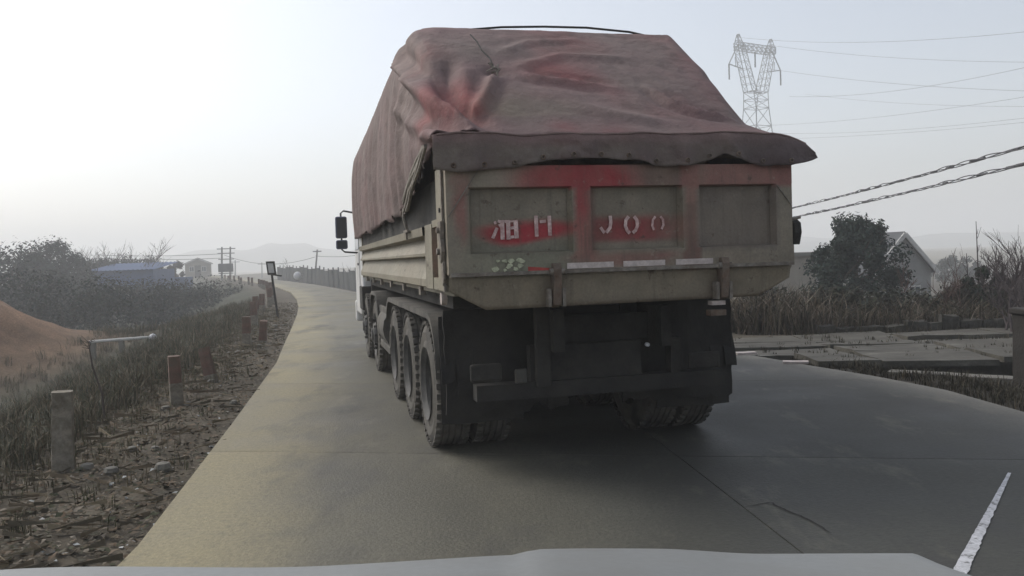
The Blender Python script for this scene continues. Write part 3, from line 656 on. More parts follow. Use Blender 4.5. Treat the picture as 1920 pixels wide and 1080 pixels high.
tarp = empty('tarpaulin', (T_X, T_Y, 0), T_YAW); tag(tarp, 'faded red-brown tarpaulin tied over the heaped load of the dump truck', 'tarpaulin')
SEC = {  # v: list of (u,w) from left hem to right hem
    9.3: [(-1.28, 1.95), (-1.31, 2.4), (-1.30, 2.95), (-1.25, 3.32), (-1.0, 3.40), (0, 3.44), (1.0, 3.40), (1.22, 3.34), (1.30, 2.9), (1.31, 2.4), (1.28, 1.95)],
    6.5: [(-1.29, 1.96), (-1.31, 2.4), (-1.29, 2.95), (-1.24, 3.36), (-1.0, 3.45), (0, 3.48), (1.0, 3.44), (1.22, 3.38), (1.30, 2.9), (1.31, 2.4), (1.28, 1.95)],
    4.0: [(-1.29, 1.97), (-1.31, 2.4), (-1.28, 2.98), (-1.24, 3.42), (-1.0, 3.51), (0, 3.53), (1.0, 3.50), (1.22, 3.45), (1.30, 2.9), (1.31, 2.4), (1.28, 1.95)],
    2.2: [(-1.28, 1.98), (-1.31, 2.4), (-1.28, 3.0), (-1.23, 3.47), (-1.0, 3.56), (0, 3.57), (1.0, 3.55), (1.21, 3.52), (1.30, 3.0), (1.31, 2.4), (1.28, 1.97)],
    1.85: [(-1.28, 2.02), (-1.31, 2.4), (-1.28, 2.98), (-1.22, 3.44), (-1.0, 3.54), (0, 3.55), (1.0, 3.54), (1.20, 3.51), (1.30, 3.0), (1.31, 2.4), (1.28, 1.99)],
    1.3: [(-1.28, 2.12), (-1.31, 2.4), (-1.29, 2.85), (-1.20, 3.20), (-.95, 3.25), (0, 3.22), (.95, 3.20), (1.18, 3.14), (1.28, 2.8), (1.31, 2.4), (1.29, 2.05)],
    .8: [(-1.28, 2.22), (-1.31, 2.4), (-1.30, 2.65), (-1.20, 2.85), (-.95, 2.89), (0, 2.89), (.93, 2.85), (1.14, 2.79), (1.25, 2.55), (1.31, 2.35), (1.30, 2.12)],
    .4: [(-1.29, 2.29), (-1.32, 2.36), (-1.29, 2.46), (-1.16, 2.55), (-.92, 2.61), (0, 2.62), (.9, 2.56), (1.10, 2.50), (1.22, 2.40), (1.32, 2.33), (1.34, 2.22)],
    .15: [(-1.30, 2.32), (-1.33, 2.35), (-1.29, 2.385), (-1.16, 2.40), (-.92, 2.44), (0, 2.45), (.9, 2.42), (1.12, 2.40), (1.26, 2.35), (1.35, 2.30), (1.37, 2.23)],
    0.0: [(-1.31, 2.33), (-1.33, 2.345), (-1.29, 2.35), (-1.16, 2.355), (-.92, 2.36), (0, 2.36), (.9, 2.355), (1.12, 2.35), (1.26, 2.33), (1.36, 2.29), (1.40, 2.24)],
}
vk = sorted(SEC); NA, NV = 150, 170
sv = np.array(vk); sp = np.array([SEC[k] for k in vk])       # (K,11,2)
tt = np.concatenate([np.linspace(0, .35, 75, endpoint=False), np.linspace(.35, 1, NV - 75 + 1)]); vv = np.where(tt < .35, tt / .35 * 2.3, 2.3 + (tt - .35) / .65 * 7.0)
G = np.zeros((NV + 1, NA + 1, 3)); sa = np.linspace(0, 10, NA + 1)
# arc parameter: put more columns across the back
sa = np.interp(np.linspace(0, 1, NA + 1), [0, .08, .17, .25, .34, .52, .70, .78, .86, .93, 1], np.arange(11))
def catm(P, t):
    k = np.clip(np.floor(t).astype(int), 0, len(P) - 2); u = t - k
    p0 = P[np.clip(k - 1, 0, None)]; p1 = P[k]; p2 = P[k + 1]; p3 = P[np.clip(k + 2, None, len(P) - 1)]; u = u[:, None]
    c = .5 * (2 * p1 + (p2 - p0) * u + (2 * p0 - 5 * p1 + 4 * p2 - p3) * u ** 2 + (3 * p1 - p0 - 3 * p2 + p3) * u ** 3); lin = p1 * (1 - u) + p2 * u
    return c * .7 + lin * .3
for j, v in enumerate(vv):
    P = np.stack([np.stack([np.interp(v, sv, sp[:, q, d]) for d in range(2)]) for q in range(11)])
    c = catm(P, sa); G[j, :, 0] = c[:, 0]; G[j, :, 1] = v; G[j, :, 2] = c[:, 1]
# smooth slightly along the length
for _ in range(3): G[1:-1, :, 2] = .25 * G[:-2, :, 2] + .5 * G[1:-1, :, 2] + .25 * G[2:, :, 2]
def normals(G):
    a = np.gradient(G, axis=0); b = np.gradient(G, axis=1); n = np.cross(b, a); l = np.linalg.norm(n, axis=2, keepdims=True); n = n / np.maximum(l, 1e-9)
    cen = np.array((0, 5, 2.2)); sgn = np.sign(((G - cen) * n).sum(2, keepdims=True)); return n * np.where(np.median(sgn) < 0, -1, 1)
def seg_dist(G, A, B):
    A = np.array(A); B = np.array(B); d = B - A; t = np.clip(((G - A) @ d) / (d @ d), 0, 1); return np.linalg.norm(G - (A + t[..., None] * d), axis=2), t
def fold(G, pts, amp, s, vall=.5, off=None):
    N = normals(G); best = np.full(G.shape[:2], 9.0); tb_ = np.zeros(G.shape[:2])
    n = len(pts) - 1
    for k in range(n):
        d, t = seg_dist(G, pts[k], pts[k + 1]); mk = d < best; best = np.where(mk, d, best); tb_ = np.where(mk, (k + t) / n, tb_)
    prof = np.exp(-(best / s) ** 1.25) - vall * np.exp(-((best - 1.9 * s) / (1.1 * s)) ** 2)
    env = np.clip(np.minimum(tb_ * 5 + .2, (1 - tb_) * 5 + .3), 0, 1)
    return G + N * (amp * prof * env)[..., None]
_R0 = Vector((T_X, T_Y, 0)); _ct, _st = math.cos(T_YAW), math.sin(T_YAW)
G0 = G.copy(); _W = np.stack([T_X + _ct * G0[..., 0] - _st * G0[..., 1], T_Y + _st * G0[..., 0] + _ct * G0[..., 1], G0[..., 2]], -1) - np.array(C_POS)
_zd = _W @ np.array(C_FW); _px = 960 + F_PX * (_W @ np.array(C_RT)) / _zd; _py = 540 - F_PX * (_W @ np.array(C_UP)) / _zd
def onrear(px, py):
    """point of the tarp surface (truck coordinates) seen at a photo pixel"""
    d = np.hypot(_px - px, _py - py); cand = d < max(9, d.min() + 1); sc = np.where(cand, _zd + d * .02, 1e9); j, i = np.unravel_index(np.argmin(sc), sc.shape); return tuple(G0[j, i])
def fp(*px): return [onrear(*p) for p in px]
G = fold(G, fp((735, 95), (744, 126), (763, 150), (786, 169), (827, 205), (860, 228), (890, 247)), .10, .06, .5)
G = fold(G, fp((842, 112), (835, 150), (848, 190), (880, 225)), -.07, .07, .35)
G = fold(G, fp((926, 140), (918, 165), (900, 195), (880, 222)), .05, .045, .5)
G = fold(G, fp((980, 138), (1010, 148), (1060, 150), (1150, 165)), .03, .05, .6)
G = fold(G, fp((965, 125), (1050, 105), (1180, 110)), .022, .06, .5)
G = fold(G, fp((1215, 160), (1260, 190), (1310, 208), (1370, 222)), .04, .045, .7)
G = fold(G, fp((1080, 190), (1160, 215), (1260, 228)), .018, .07, .6)
G = fold(G, fp((775, 262), (820, 256), (890, 248)), .03, .03, .6)
G = fold(G, fp((930, 100), (990, 78), (1080, 72)), .02, .05, .5)
G = fold(G, fp((730, 200), (760, 232), (810, 250)), .03, .05, .5)
k0 = onrear(928, 132); dk = np.linalg.norm(G - np.array(k0), axis=2); G = G - normals(G) * (.06 * np.exp(-(dk / .07) ** 2))[..., None]
# scalloped side curtain and small wrinkles
for j in range(NV + 1):
    for i in range(NA + 1):
        u, v, w_ = G[j, i]; side = 1 if abs(u) > 1.1 else 0
        k = side * sm(3.3, 2.9, w_) * sm(.5, 1.6, v)
        ph = v * 7 + 2.2 * fbm(v, 0, u, .8); G[j, i, 0] += math.copysign(1, u) * k * (.022 * math.sin(ph) + .014 * math.sin(ph * 2.3 + 1))
        n_ = fbm(u * 1.2, v, w_, 1.6); G[j, i, 2] += .018 * n_ * (1 - side) * sm(0, .5, v)
        G[j, i, 1] += .012 * fbm(u, v + 9, w_, 3) * sm(.1, .4, v) * (1 - side)
        if i == 0 or i == NA: G[j, i, 2] += .035 * fbm(v, 1, 0, 2.5) + .02 * math.sin(v * 9)
        G[j, i, 2] += (.03 * fbm(u, 2, 0, 1.3) + .012 * fbm(u, 5, 0, 5)) * sm(.5, .05, v) * (1 if abs(u) < 1.41 else 0)
        if w_ > 3.2 and v > 2: G[j, i, 2] += .02 * fbm(u, v, 0, .9)
MAU = np.array((.185, .118, .115)); TRED = np.array((.26, .045, .05)); OLV = np.array((.15, .13, .095)); GRY = np.array((.155, .125, .11)); PUR = np.array((.12, .085, .085))
blobs = [(onrear(860, 190), .22, TRED, .8), (onrear(885, 215), .13, TRED, .9), (onrear(1030, 128), .2, TRED * .9, .75), (onrear(1090, 150), .14, TRED * .8, .5), (onrear(960, 200), .26, OLV, .85), (onrear(1050, 205), .2, OLV * .85, .5),
         (onrear(790, 225), .2, TRED, .8), (onrear(820, 240), .15, TRED, .7), (onrear(850, 170), .2, TRED, .6), (onrear(1060, 240), .12, TRED * .8, .8), (onrear(1150, 245), .16, TRED * .7, .6), (onrear(780, 110), .2, TRED * .9, .45), ((-1.3, .7, 2.3), .25, GRY * .8, .8), (onrear(1330, 215), .25, PUR, .6), (onrear(900, 90), .2, GRY, .6)]
def tarpcol(u, v, w_):
    n = fbm(u, v, w_, 1.4); c = mixc(MAU, GRY, .3 + .7 * n)
    c = mixc(c, TRED * .8, .45 * max(0, fbm(u + 4, v * .7, w_, 1.1)) * 2)
    for p, r, cc, k in blobs:
        d = ((u - p[0]) ** 2 + (v - p[1]) ** 2 + (w_ - p[2]) ** 2) / (r * r)
        if d < 6: c = mixc(c, cc, k * math.exp(-d))
    if u < -1.15 and v > 1.2:
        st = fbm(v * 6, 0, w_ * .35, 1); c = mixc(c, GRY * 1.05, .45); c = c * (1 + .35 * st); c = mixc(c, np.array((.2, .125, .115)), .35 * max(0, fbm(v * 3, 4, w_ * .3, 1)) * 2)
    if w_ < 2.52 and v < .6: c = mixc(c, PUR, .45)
    return np.clip(c, .01, 1)
tb_ = MB(); tb_.v = [tuple(p) for p in G.reshape(-1, 3)]
for j in range(NV):
    for i in range(NA):
        a = j * (NA + 1) + i; tb_.f.append((a, a + 1, a + NA + 2, a + NA + 1))
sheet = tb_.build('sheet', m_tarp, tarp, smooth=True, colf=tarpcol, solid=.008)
# front closure of the sheet
fr = MB(); NF = 40
fr.quad_grid(lambda a, c: (lambda i: (G[NV, i, 0] * (1 - c * .02), G[NV, i, 1] + .03 * c, G[NV, i, 2] * (1 - c) + 1.95 * c))(int(round(a * NA))), NF, 8)
fr.build('front_curtain', m_tarp, tarp, smooth=True, colf=tarpcol)
# rear flap hanging over the tailgate
bxs = [-1.33, -1.2, -1.0, -.8, -.6, -.4, -.2, 0, .2, .42, .6, .72, .85, 1.0, 1.2, 1.3, 1.42]; bzs = [2.13, 2.12, 2.125, 2.15, 2.18, 2.20, 2.205, 2.19, 2.155, 2.14, 2.17, 2.225, 2.18, 2.14, 2.13, 2.155, 2.205]
def wav(u): return .035 * fbm(u, 2, 0, 1.3) + .014 * fbm(u, 5, 0, 5)
def flapf(a, c):
    u = -1.33 + 2.73 * a; top = np.interp(u, [-1.33, -1.29, -1.16, .9, 1.12, 1.26, 1.36, 1.40], [2.34, 2.35, 2.355, 2.355, 2.35, 2.33, 2.29, 2.24]) + wav(u); bz = float(np.interp(u, bxs, bzs)) - .01 + .03 * fbm(u, 9, 0, 2.2) + .016 * fbm(u * 6, 0, 0, 1)
    pl = math.sin(u * 17 + 5 * fbm(u, 3, 0, 1.2)) * .5 + .5; pl2 = max(0, fbm(u * 4, c * .7, 4, 1.5))
    z = top + .006 - (top + .006 - bz) * c ** 1.1
    y = -.006 - .028 * math.sin(min(1, c * 2.5) * math.pi / 2) - c * (.035 * pl ** 3 + .08 * pl2) - .02 * c * fbm(u * 2.5, c, 0, 1.5)
    return (u + .04 * sm(1.2, 1.4, u) * c + .012 * c * fbm(u, c, 8, 5), y, z)
def flapcol(u, v, w_):
    n = fbm(u, 0, w_, 3); c = mixc(np.array((.12, .085, .078)), np.array((.18, .155, .125)), .5 + 1.5 * n)
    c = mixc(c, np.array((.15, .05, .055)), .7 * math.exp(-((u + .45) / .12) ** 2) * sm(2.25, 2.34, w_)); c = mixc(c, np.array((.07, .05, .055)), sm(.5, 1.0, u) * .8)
    c = mixc(c, np.array((.15, .09, .083)), .9 * sm(2.24, 2.345, w_ - wav(u) + .05 * n) * (1 - .4 * sm(.6, .9, u)))
    return np.clip(c, .01, 1)
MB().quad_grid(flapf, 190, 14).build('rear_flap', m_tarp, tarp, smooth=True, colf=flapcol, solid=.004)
# hem roll along the flap fold, broken paler colour painting its edge highlights
MB().tube([(-1.3 + 2.66 * i / 40, -.010 + .008 * fbm(i * .5, 0, 0, 1), float(np.interp(-1.3 + 2.66 * i / 40, [-1.3, -1.16, .9, 1.12, 1.26, 1.36], [2.345, 2.358, 2.358, 2.352, 2.33, 2.29])) + wav(-1.3 + 2.66 * i / 40)) for i in range(41)], [.009 + .006 * fbm(i * .9, 7, 0, 1) for i in range(41)], 6).build('hem_roll', m_tarp, tarp, smooth=True, colf=lambda u, v, w_: mixc(np.array((.19, .125, .115)), np.array((.12, .08, .07)), .4 + .9 * fbm(u, 0, 0, 4)))
# seam from the ridge to the tie knot
sp_ = [onrear(*p) for p in ((881, 70), (893, 84), (905, 100), (917, 115), (928, 130))]
MB().tube([(p[0], p[1] - .02, p[2] + .03) for p in sp_], .006, 5).build('seam', m_chassis, tarp)
kb = MB()
for q in range(7):
    p = Vector(onrear(930 + R(-7, 9), 132 + R(-5, 7))) + Vector((0, -.03, .035)); kb.tube([p, p + Vector((R(-.04, .04), R(-.03, .01), R(-.05, .02))), p + Vector((R(-.07, .07), -.01, R(-.06, .0)))], [.008, .009, .003], 5)
kb.build('tie_knot', m_rope, tarp)
for q in range(13):
    u = -1.2 + q * .2; p0 = flapf((u + 1.33) / 2.73, .86); MB().lathe([(-.006, .008), (-.01, .013), (-.006, .018), (.004, .018)], (p0[0], p0[1] - .004, p0[2]), 'y', 8).build('eyelet', m_rust, tarp)
# bow rod standing proud of the ridge
rod = [tl(x, y, 1, 2.6) for x, y in ((820, 66), (860, 57), (940, 51), (1020, 50), (1100, 52), (1180, 60), (1215, 68), (1245, 78))]
MB().tube(rod, .011, 6).build('bow_rod', m_chassis, tarp, smooth=True)
# frayed rope lashing the rear corner and a tie with T hook on the rail
tb2 = MB()
for q in range(9):
    p0 = Vector((-1.32, .38 + R(-.05, .1), 2.33 + R(-.03, .02))); p1 = Vector((-1.31, 1.9 + R(-.35, .1), 1.99 + R(-.03, .08))); mid = p0.lerp(p1, .5) + Vector((-.02, 0, R(-.05, .03)))
    tb2.tube([p0, p0.lerp(mid, .5) + Vector((0, 0, R(-.03, .03))), mid, mid.lerp(p1, .5) + Vector((0, 0, R(-.03, .03))), p1], R(.008, .016), 5)
tb2.build('corner_lashing', m_rope, tarp)
for q in range(10):
    v = .5 + q * .14; z = 2.27 - q * .03; MB().quad_grid(lambda a, c: (-1.315 - .012 * math.sin(c * 4 + q), v + .07 * a + .04 * c, z - R(.05, .1) * c), 1, 4).build('hem_shred', m_tarp, tarp, colf=lambda u, v, w_: GRY * .9, solid=.004)
tie = MB().tube([(-1.3, 1.93, 2.0), (-1.31, 1.9, 1.92), (-1.29, 1.88, 1.83)], .014, 6).build('tie_strap', m_rope, tarp)
MB().beam((-1.29, 1.75, 1.80), (-1.29, 2.03, 1.80), .022, .022).beam((-1.29, 1.88, 1.86), (-1.29, 1.88, 1.73), .02, .02).build('tie_hook', m_hinge, tarp)

# ================================================================== CAMERA CAR
car = empty('white_car', (-.12, 0, 0)); tag(car, 'grimy white car bonnet of the car following the truck', 'car')
OFF = Vector((-.07, 0, 0))
def hood(a, c):
    Y = .80 + 1.0 * c; X = (-1 + 2 * a); hw = .935 - .03 * c
    z = 1.045 - .052 * sm(.35, .8, c) - .16 * sm(.72, 1.0, c)
    z -= .014 * abs(X) ** 2.5 + .04 * max(0, abs(X) - .92) / .08
    z += .010 * math.exp(-((X - .16) / .3) ** 2) + .009 * sm(.12, .16, X) * (1 - sm(.4, .62, X))
    z += .024 * sm(.25, .9, -X)
    return (X * hw, Y, z)
MB().quad_grid(hood, 70, 50).build('bonnet', m_carpaint, car, smooth=True, solid=.01)
for s in (-1, 1):
    MB().quad_grid(lambda a, c: (s * (.915 + .05 * math.sin(c * 2.0)), .0 + 1.78 * a, .945 - .5 * c - .10 * sm(.7, 1, a)), 24, 8).build('fender', m_carpaint, car, smooth=True, solid=.02)
    wl_ = empty('wheel', (s * .80, 1.15, .33)); wl_.parent = car
    MB().lathe([(-.1, .2), (-.1, .3), (-.07, .33), (.07, .33), (.1, .3), (.1, .2)], (0, 0, 0), 'x', 28).build('tyre', m_rubber, wl_)
    MB().lathe([(-.09, .21), (-.04, .18), (-.05, .06), (-.06, 0), (.06, 0), (.05, .06), (.04, .18), (.09, .21)], (0, 0, 0), 'x', 20).build('rim', m_galv, wl_)
MB().box(-.9, .9, 1.74, 1.86, .35, .74).build('bumper', m_carpaint, car, bevel=.05)
MB().box(-.55, .55, 1.76, 1.83, .745, .80).build('grille', m_black, car, bevel=.01)
MB().box(-.86, .86, .72, .795, .98, 1.01).build('scuttle', m_black, car)
MB().box(-.88, .88, .6, 1.75, .3, .42).build('floor_pan', m_black, car)
for s in (-1, 1): MB().beam(Vector((s * .80, .72, 1.0)), Vector((s * .70, -.1, 1.6)), .07, .05).build('windscreen_pillar', m_black, car, bevel=.01)

# ================================================================== GUARD POSTS
def guard_post(x, y, h, wd, tilt, label, group=None, worn=0, red=.5):
    z = gz(x, y); e = empty('guard_post', (x, y, z - .05), R(-.3, .3)); e.rotation_euler = (tilt[0], tilt[1], .23 + R(-.2, .2))
    def sec(z0, z1, nm, mt, sd):
        b = MB(); n = 5
        def side(a, c):
            t = a * 4; k = int(t) % 4; u = t - int(t); cs = [(-1, -1), (1, -1), (1, 1), (-1, 1)]; A, B = cs[k], cs[(k + 1) % 4]
            X = A[0] + (B[0] - A[0]) * u; Y = A[1] + (B[1] - A[1]) * u; zz = z0 + (z1 - z0) * c
            g = 1 - .12 * (zz / h) - .10 * (abs(X * Y)) + .10 * fbm(X + sd, Y + zz * 5, sd, 1.3)
            return (X * wd / 2 * g, Y * wd / 2 * g, zz)
        b.quad_grid(side, 16, n); k = len(b.v); top = list(range(k - 17, k - 1)); b.v.append((.01, 0, z1 + .012 * fbm(sd, 2, 1, 1))); b.f += [(top[i], top[(i + 1) % 16], k) for i in range(16)]
        return b.build(nm, mt, e)
    s = R(0, 90); zz = h * (1 - red)
    sec(0, zz, 'white_band', m_postw, s); sec(zz, h, 'red_band' if not worn else 'crumbling_top', m_postr if not worn else m_postw, s)
    tag(e, label, 'guard post', group)
    return e
P = gp(118, 870); guard_post(P.x, P.y, .70, .175, (0, .03), 'crumbling pale guard post with flaked top beside the weedy slope', 'row of guard posts', worn=1, red=.55)
P = gp(332, 752); guard_post(P.x, P.y, .62, .155, (.02, -.02), 'worn guard post, red top and whitewashed foot, second along the verge', 'row of guard posts')
P = gp(398, 712); guard_post(P.x, P.y, .55, .16, (-.1, -.2), 'brown leaning guard post stump amid verge litter', 'row of guard posts', red=.7)
P = gp(463, 648); guard_post(P.x, P.y, .64, .18, (0, .02), 'pale guard post with rusty red top near the leaning sign', 'row of guard posts')
P = gp(492, 640); guard_post(P.x, P.y, .5, .17, (.1, .1), 'stubby red-brown guard post close behind the pale red-topped one', 'row of guard posts', red=.8)
yy = 22.5
while yy < 110:
    x = EL(yy) - 1.15 + R(-.15, .15); guard_post(x, yy, .68 + R(-.06, .05), .2, (R(-.05, .05), R(-.06, .06)), 'small red and white guard post in the far row round the bend', 'far guard posts round the bend', red=R(.4, .6)); yy += 3.2 if yy < 60 else 5

# ---- leaning sign by the posts
B0 = gp(522, 596); sg = empty('road_sign', (B0.x, B0.y, gz(B0.x, B0.y) - .1)); tag(sg, 'small framed sign on a thin leaning post at the verge', 'sign')
tp_ = at(506, 490, B0.y) - Vector(sg.location); lowp = Vector((0, 0, 0))
MB().tube([lowp, tp_ * 1.0], .035, 8).build('post', m_chassis, sg)
d = tp_.normalized(); sb = tp_ - d * .2; xr = Vector((math.cos(.2), -math.sin(.2), 0)); zr = d
def brd(w2, h2, yo, nm, mt, par):
    b = MB(); o = sb + Vector((.02, yo, 0)); q = [o - xr * w2 - zr * h2, o + xr * w2 - zr * h2, o + xr * w2 + zr * h2, o - xr * w2 + zr * h2]
    b.v = [tuple(p) for p in q] + [tuple(p + Vector((0, .02, 0))) for p in q]; b.f = [(0, 1, 2, 3), (7, 6, 5, 4), (0, 4, 5, 1), (1, 5, 6, 2), (2, 6, 7, 3), (3, 7, 4, 0)]; return b.build(nm, mt, par)
bo = brd(.14, .2, -.05, 'sign_board', m_chassis, sg); brd(.085, .14, -.075, 'sign_face', m_trim, bo)
MB().beam(sb - zr * .2 + xr * .05, sb - zr * .24 + xr * .3, .04).build('bracket', m_chassis, sg)

# ================================================================== VEGETATION
def bare_tree(name, base, h, spread, label, cat, group=None, mat=None, levels=4, lean=(0, 0), rad=None, nb=4, seed=None, up=.5):
    if seed is not None: random.seed(seed)
    e = empty(name, base); mat = mat or m_bark; tr = MB(); br = MB(); rad = rad or h * .022
    def grow(p, d, L, r, lev):
        pts = [p]; n = 4
        for i in range(n):
            d = (d + Vector((R(-1, 1), R(-1, 1), R(-.4, .7) * up)) * .16).normalized(); pts.append(pts[-1] + d * L / n)
        (tr if lev == 0 else br).tube(pts, [r * (1 - .55 * i / n) for i in range(n + 1)], 5 if lev == 0 else 3, cap=False)
        if lev >= levels: return
        for k in range(nb if lev else nb + 1):
            t = R(.3, 1); i = min(n - 1, int(t * n)); q = pts[i].lerp(pts[i + 1], t * n - i)
            a = R(0, 6.28); sd_ = Vector((math.cos(a), math.sin(a), R(0.1, .7)))
            nd = (d * R(.5, .9) + sd_ * spread * R(.5, 1)).normalized(); grow(q, nd, L * R(.45, .68), r * .5, lev + 1)
    grow(Vector((0, 0, -.1)), Vector((lean[0], lean[1], 1)).normalized(), h * .55, rad, 0)
    tr.build('trunk', mat, e); br.build('crown', mat, e)
    return tag(e, label, cat, group)
def leafy(name, base, h, rw, label, cat, group=None, nleaf=5000, lsz=.09, c=(.035, .05, .03), trunk=True, seed=1, clumps=26, low=.12, depth=None, crad=(.2, .36)):
    random.seed(seed); e = empty(name, base); depth = depth or rw
    if trunk:
        t = MB(); t.tube([(0, 0, -.1), (.03 * h, 0, h * .2), (.01, .02, h * .45), (0, 0, h * .75)], [h * .035, h * .028, h * .02, h * .006], 7)
        for k in range(7):
            a = R(0, 6.28); z = h * R(.15, .6); t.tube([(0, 0, z), (math.cos(a) * rw * .4, math.sin(a) * depth * .4, z + h * .12), (math.cos(a) * rw * .75, math.sin(a) * depth * .75, z + h * .2)], [h * .014, h * .009, h * .003], 5)
        t.build('trunk', m_bark, e)
    b = MB(); cols = []; C_ = []
    for k in range(clumps):
        a = R(0, 6.28); zz = R(low, 1); rr = math.sqrt(max(.03, 1 - ((zz - .45) / .56) ** 2)) * math.sqrt(R(.15, 1)); C_.append((math.cos(a) * rr * rw * .9, math.sin(a) * rr * depth * .9, zz * h * .93, R(*crad) * rw))
    for q in range(nleaf):
        x, y, z, r = C_[q % clumps]; d = Vector((random.gauss(0, 1), random.gauss(0, 1), random.gauss(0, 1))); d.normalize(); d *= r * (R(.1, 1) ** .4) * R(.7, 1.15)
        p = Vector((x, y, z)) + d
        if p.z < h * .04: continue
        n = (d.normalized() + Vector((R(-1, 1), R(-1, 1), R(-.3, 1.2)))).normalized(); t = n.cross(Vector((R(-1, 1), R(-1, 1), R(-1, 1)))).normalized(); s = n.cross(t); L = lsz * R(.6, 1.35)
        i = len(b.v); b.v += [tuple(p - t * L), tuple(p + s * L * .45), tuple(p + t * L), tuple(p - s * L * .45)]; b.f.append((i, i + 1, i + 2, i + 3))
        k = R(.6, 1.35); cc = (c[0] * k * R(.85, 1.2), c[1] * k, c[2] * k * R(.8, 1.1)); cols += [cc] * 4
    b.build('crown', m_leaf, e, cols=cols); return tag(e, label, cat, group)
def tufts(name, spots, label, cs, hh, blades=6, w0=.012, lean=.5, parent=None, kind='stuff', crook=.0):
    b = MB(); cols = []
    for (x, y, z, sc) in spots:
        for q in range(blades):
            h = hh * sc * R(.45, 1.15); a = R(0, 6.28); l = R(0, lean) * h; bx_, by_ = x + R(-.1, .1) * sc, y + R(-.1, .1) * sc; wx, wy = math.cos(a + 1.57) * w0 * R(.6, 1.4), math.sin(a + 1.57) * w0
            mx, my = bx_ + math.cos(a) * l * .35, by_ + math.sin(a) * l * .35; tx, ty = bx_ + math.cos(a) * l + R(-crook, crook), by_ + math.sin(a) * l; i = len(b.v)
            b.v += [(bx_ - wx, by_ - wy, z - .03), (bx_ + wx, by_ + wy, z - .03), (mx + wx * .8, my + wy * .8, z + h * .6), (mx - wx * .8, my - wy * .8, z + h * .6), (tx, ty, z + h * R(.85, 1))]
            b.f += [(i, i + 1, i + 2, i + 3), (i + 3, i + 2, i + 4)]; c = random.choice(cs); k = R(.6, 1.3); cols += [(c[0] * k, c[1] * k, c[2] * k)] * 5
    o = b.build(name, m_leaf, parent, cols=cols); tag(o, label, kind=kind); return o

random.seed(21)
# litter and dead leaves on the verge
b = MB(); cols = []
for q in range(16000):
    y = 3.5 + 32 * R(0, 1) ** 1.7; l = abs(random.gauss(.75, .55)) + .03
    if l > 2.4: continue
    x = EL(y) - l; z = gz(x, y) + R(.004, .03); s = R(.008, .032) * (1.5 if R(0, 1) < .12 else 1); a = R(0, 6.28)
    i = len(b.v)
    for k in range(4):
        t = a + k * 1.57 + R(-.3, .3); rr = s * (1 if k % 2 else .55); b.v.append((x + math.cos(t) * rr, y + math.sin(t) * rr, z + R(-.5, .8) * s * .7))
    b.f.append((i, i + 1, i + 2, i + 3)); c = random.choice(((.14, .10, .065), (.11, .09, .06), (.18, .14, .10), (.065, .07, .04), (.22, .19, .15), (.13, .12, .09)))
    if R(0, 1) < .018: c = (.36, .37, .36)
    else: c = tuple(v * .8 for v in c)
    cols += [c] * 4
for q in range(1400):
    y = 3.5 + 26 * R(0, 1) ** 1.6; l = abs(random.gauss(1.0, .6)) + .1; x = EL(y) - l; a = R(0, 6.28); L_ = R(.05, .2); w_ = R(.0015, .004); z = gz(x, y) + R(.01, .05); i = len(b.v); dx, dy = math.cos(a), math.sin(a)
    b.v += [(x - dx * L_ - dy * w_, y - dy * L_ + dx * w_, z), (x - dx * L_ + dy * w_, y - dy * L_ - dx * w_, z), (x + dx * L_ + dy * w_, y + dy * L_ - dx * w_, z + R(-.02, .06)), (x + dx * L_ - dy * w_, y + dy * L_ + dx * w_, z + .02)]
    b.f.append((i, i + 1, i + 2, i + 3)); c = random.choice(((.2, .165, .11), (.14, .11, .075), (.1, .085, .06))); cols += [c] * 4
tag(b.build('verge_litter', m_leaf, cols=cols), 'scattered dead leaves, grit and paper scraps along the verge', kind='stuff')
# stones on the verge
for q in range(26):
    y = R(6, 24); x = EL(y) - R(.15, 1.0); r = R(.03, .075); b = MB(); b.lathe([(-r * .5, .001), (-r * .4, r * .8), (0, r), (r * .5, r * .75), (r * .7, .001)], (0, 0, 0), 'z', 7); b.v = [(px * (1 + .3 * fbm(px * 30, py * 30, q, 1)), py * (1 + .25 * fbm(py * 30, q, 0, 1)), pz) for px, py, pz in b.v]
    o = b.build('stone', m_conc, loc=(x, y, gz(x, y) + r * .3)); tag(o, 'small grey stone lying in the verge litter', 'stone', 'stones on the verge')
# weeds on the slope
sp1 = []
for q in range(5200):
    y = 3.0 + 34 * R(0, 1) ** 1.5; l = 1.5 + 11 * R(0, 1) ** 1.3; x = EL(y) - l
    if (x + 17.5) ** 2 / 18 + (y - 26) ** 2 / 22 < 1: continue
    sp1.append((x, y, gz(x, y), R(.6, 1.5)))
tufts('dry_grass', sp1, 'dull dry grass and weeds covering the slope below the guard posts', ((.065, .07, .04), (.10, .085, .055), (.055, .065, .042), (.13, .105, .07), (.16, .13, .09)), .27, 15, .0042, 1.2, crook=.08)
sp1 = [(EL(y) - l, y, gz(EL(y) - l, y), R(.5, 1.2)) for y, l in ((R(5, 30), abs(random.gauss(1.15, .45)) + .15) for _ in range(700))]
tufts('verge_weeds', sp1, 'sparse green-brown weeds around the guard posts', ((.07, .075, .035), (.1, .085, .05), (.14, .115, .075)), .13, 14, .0035, 1.1)
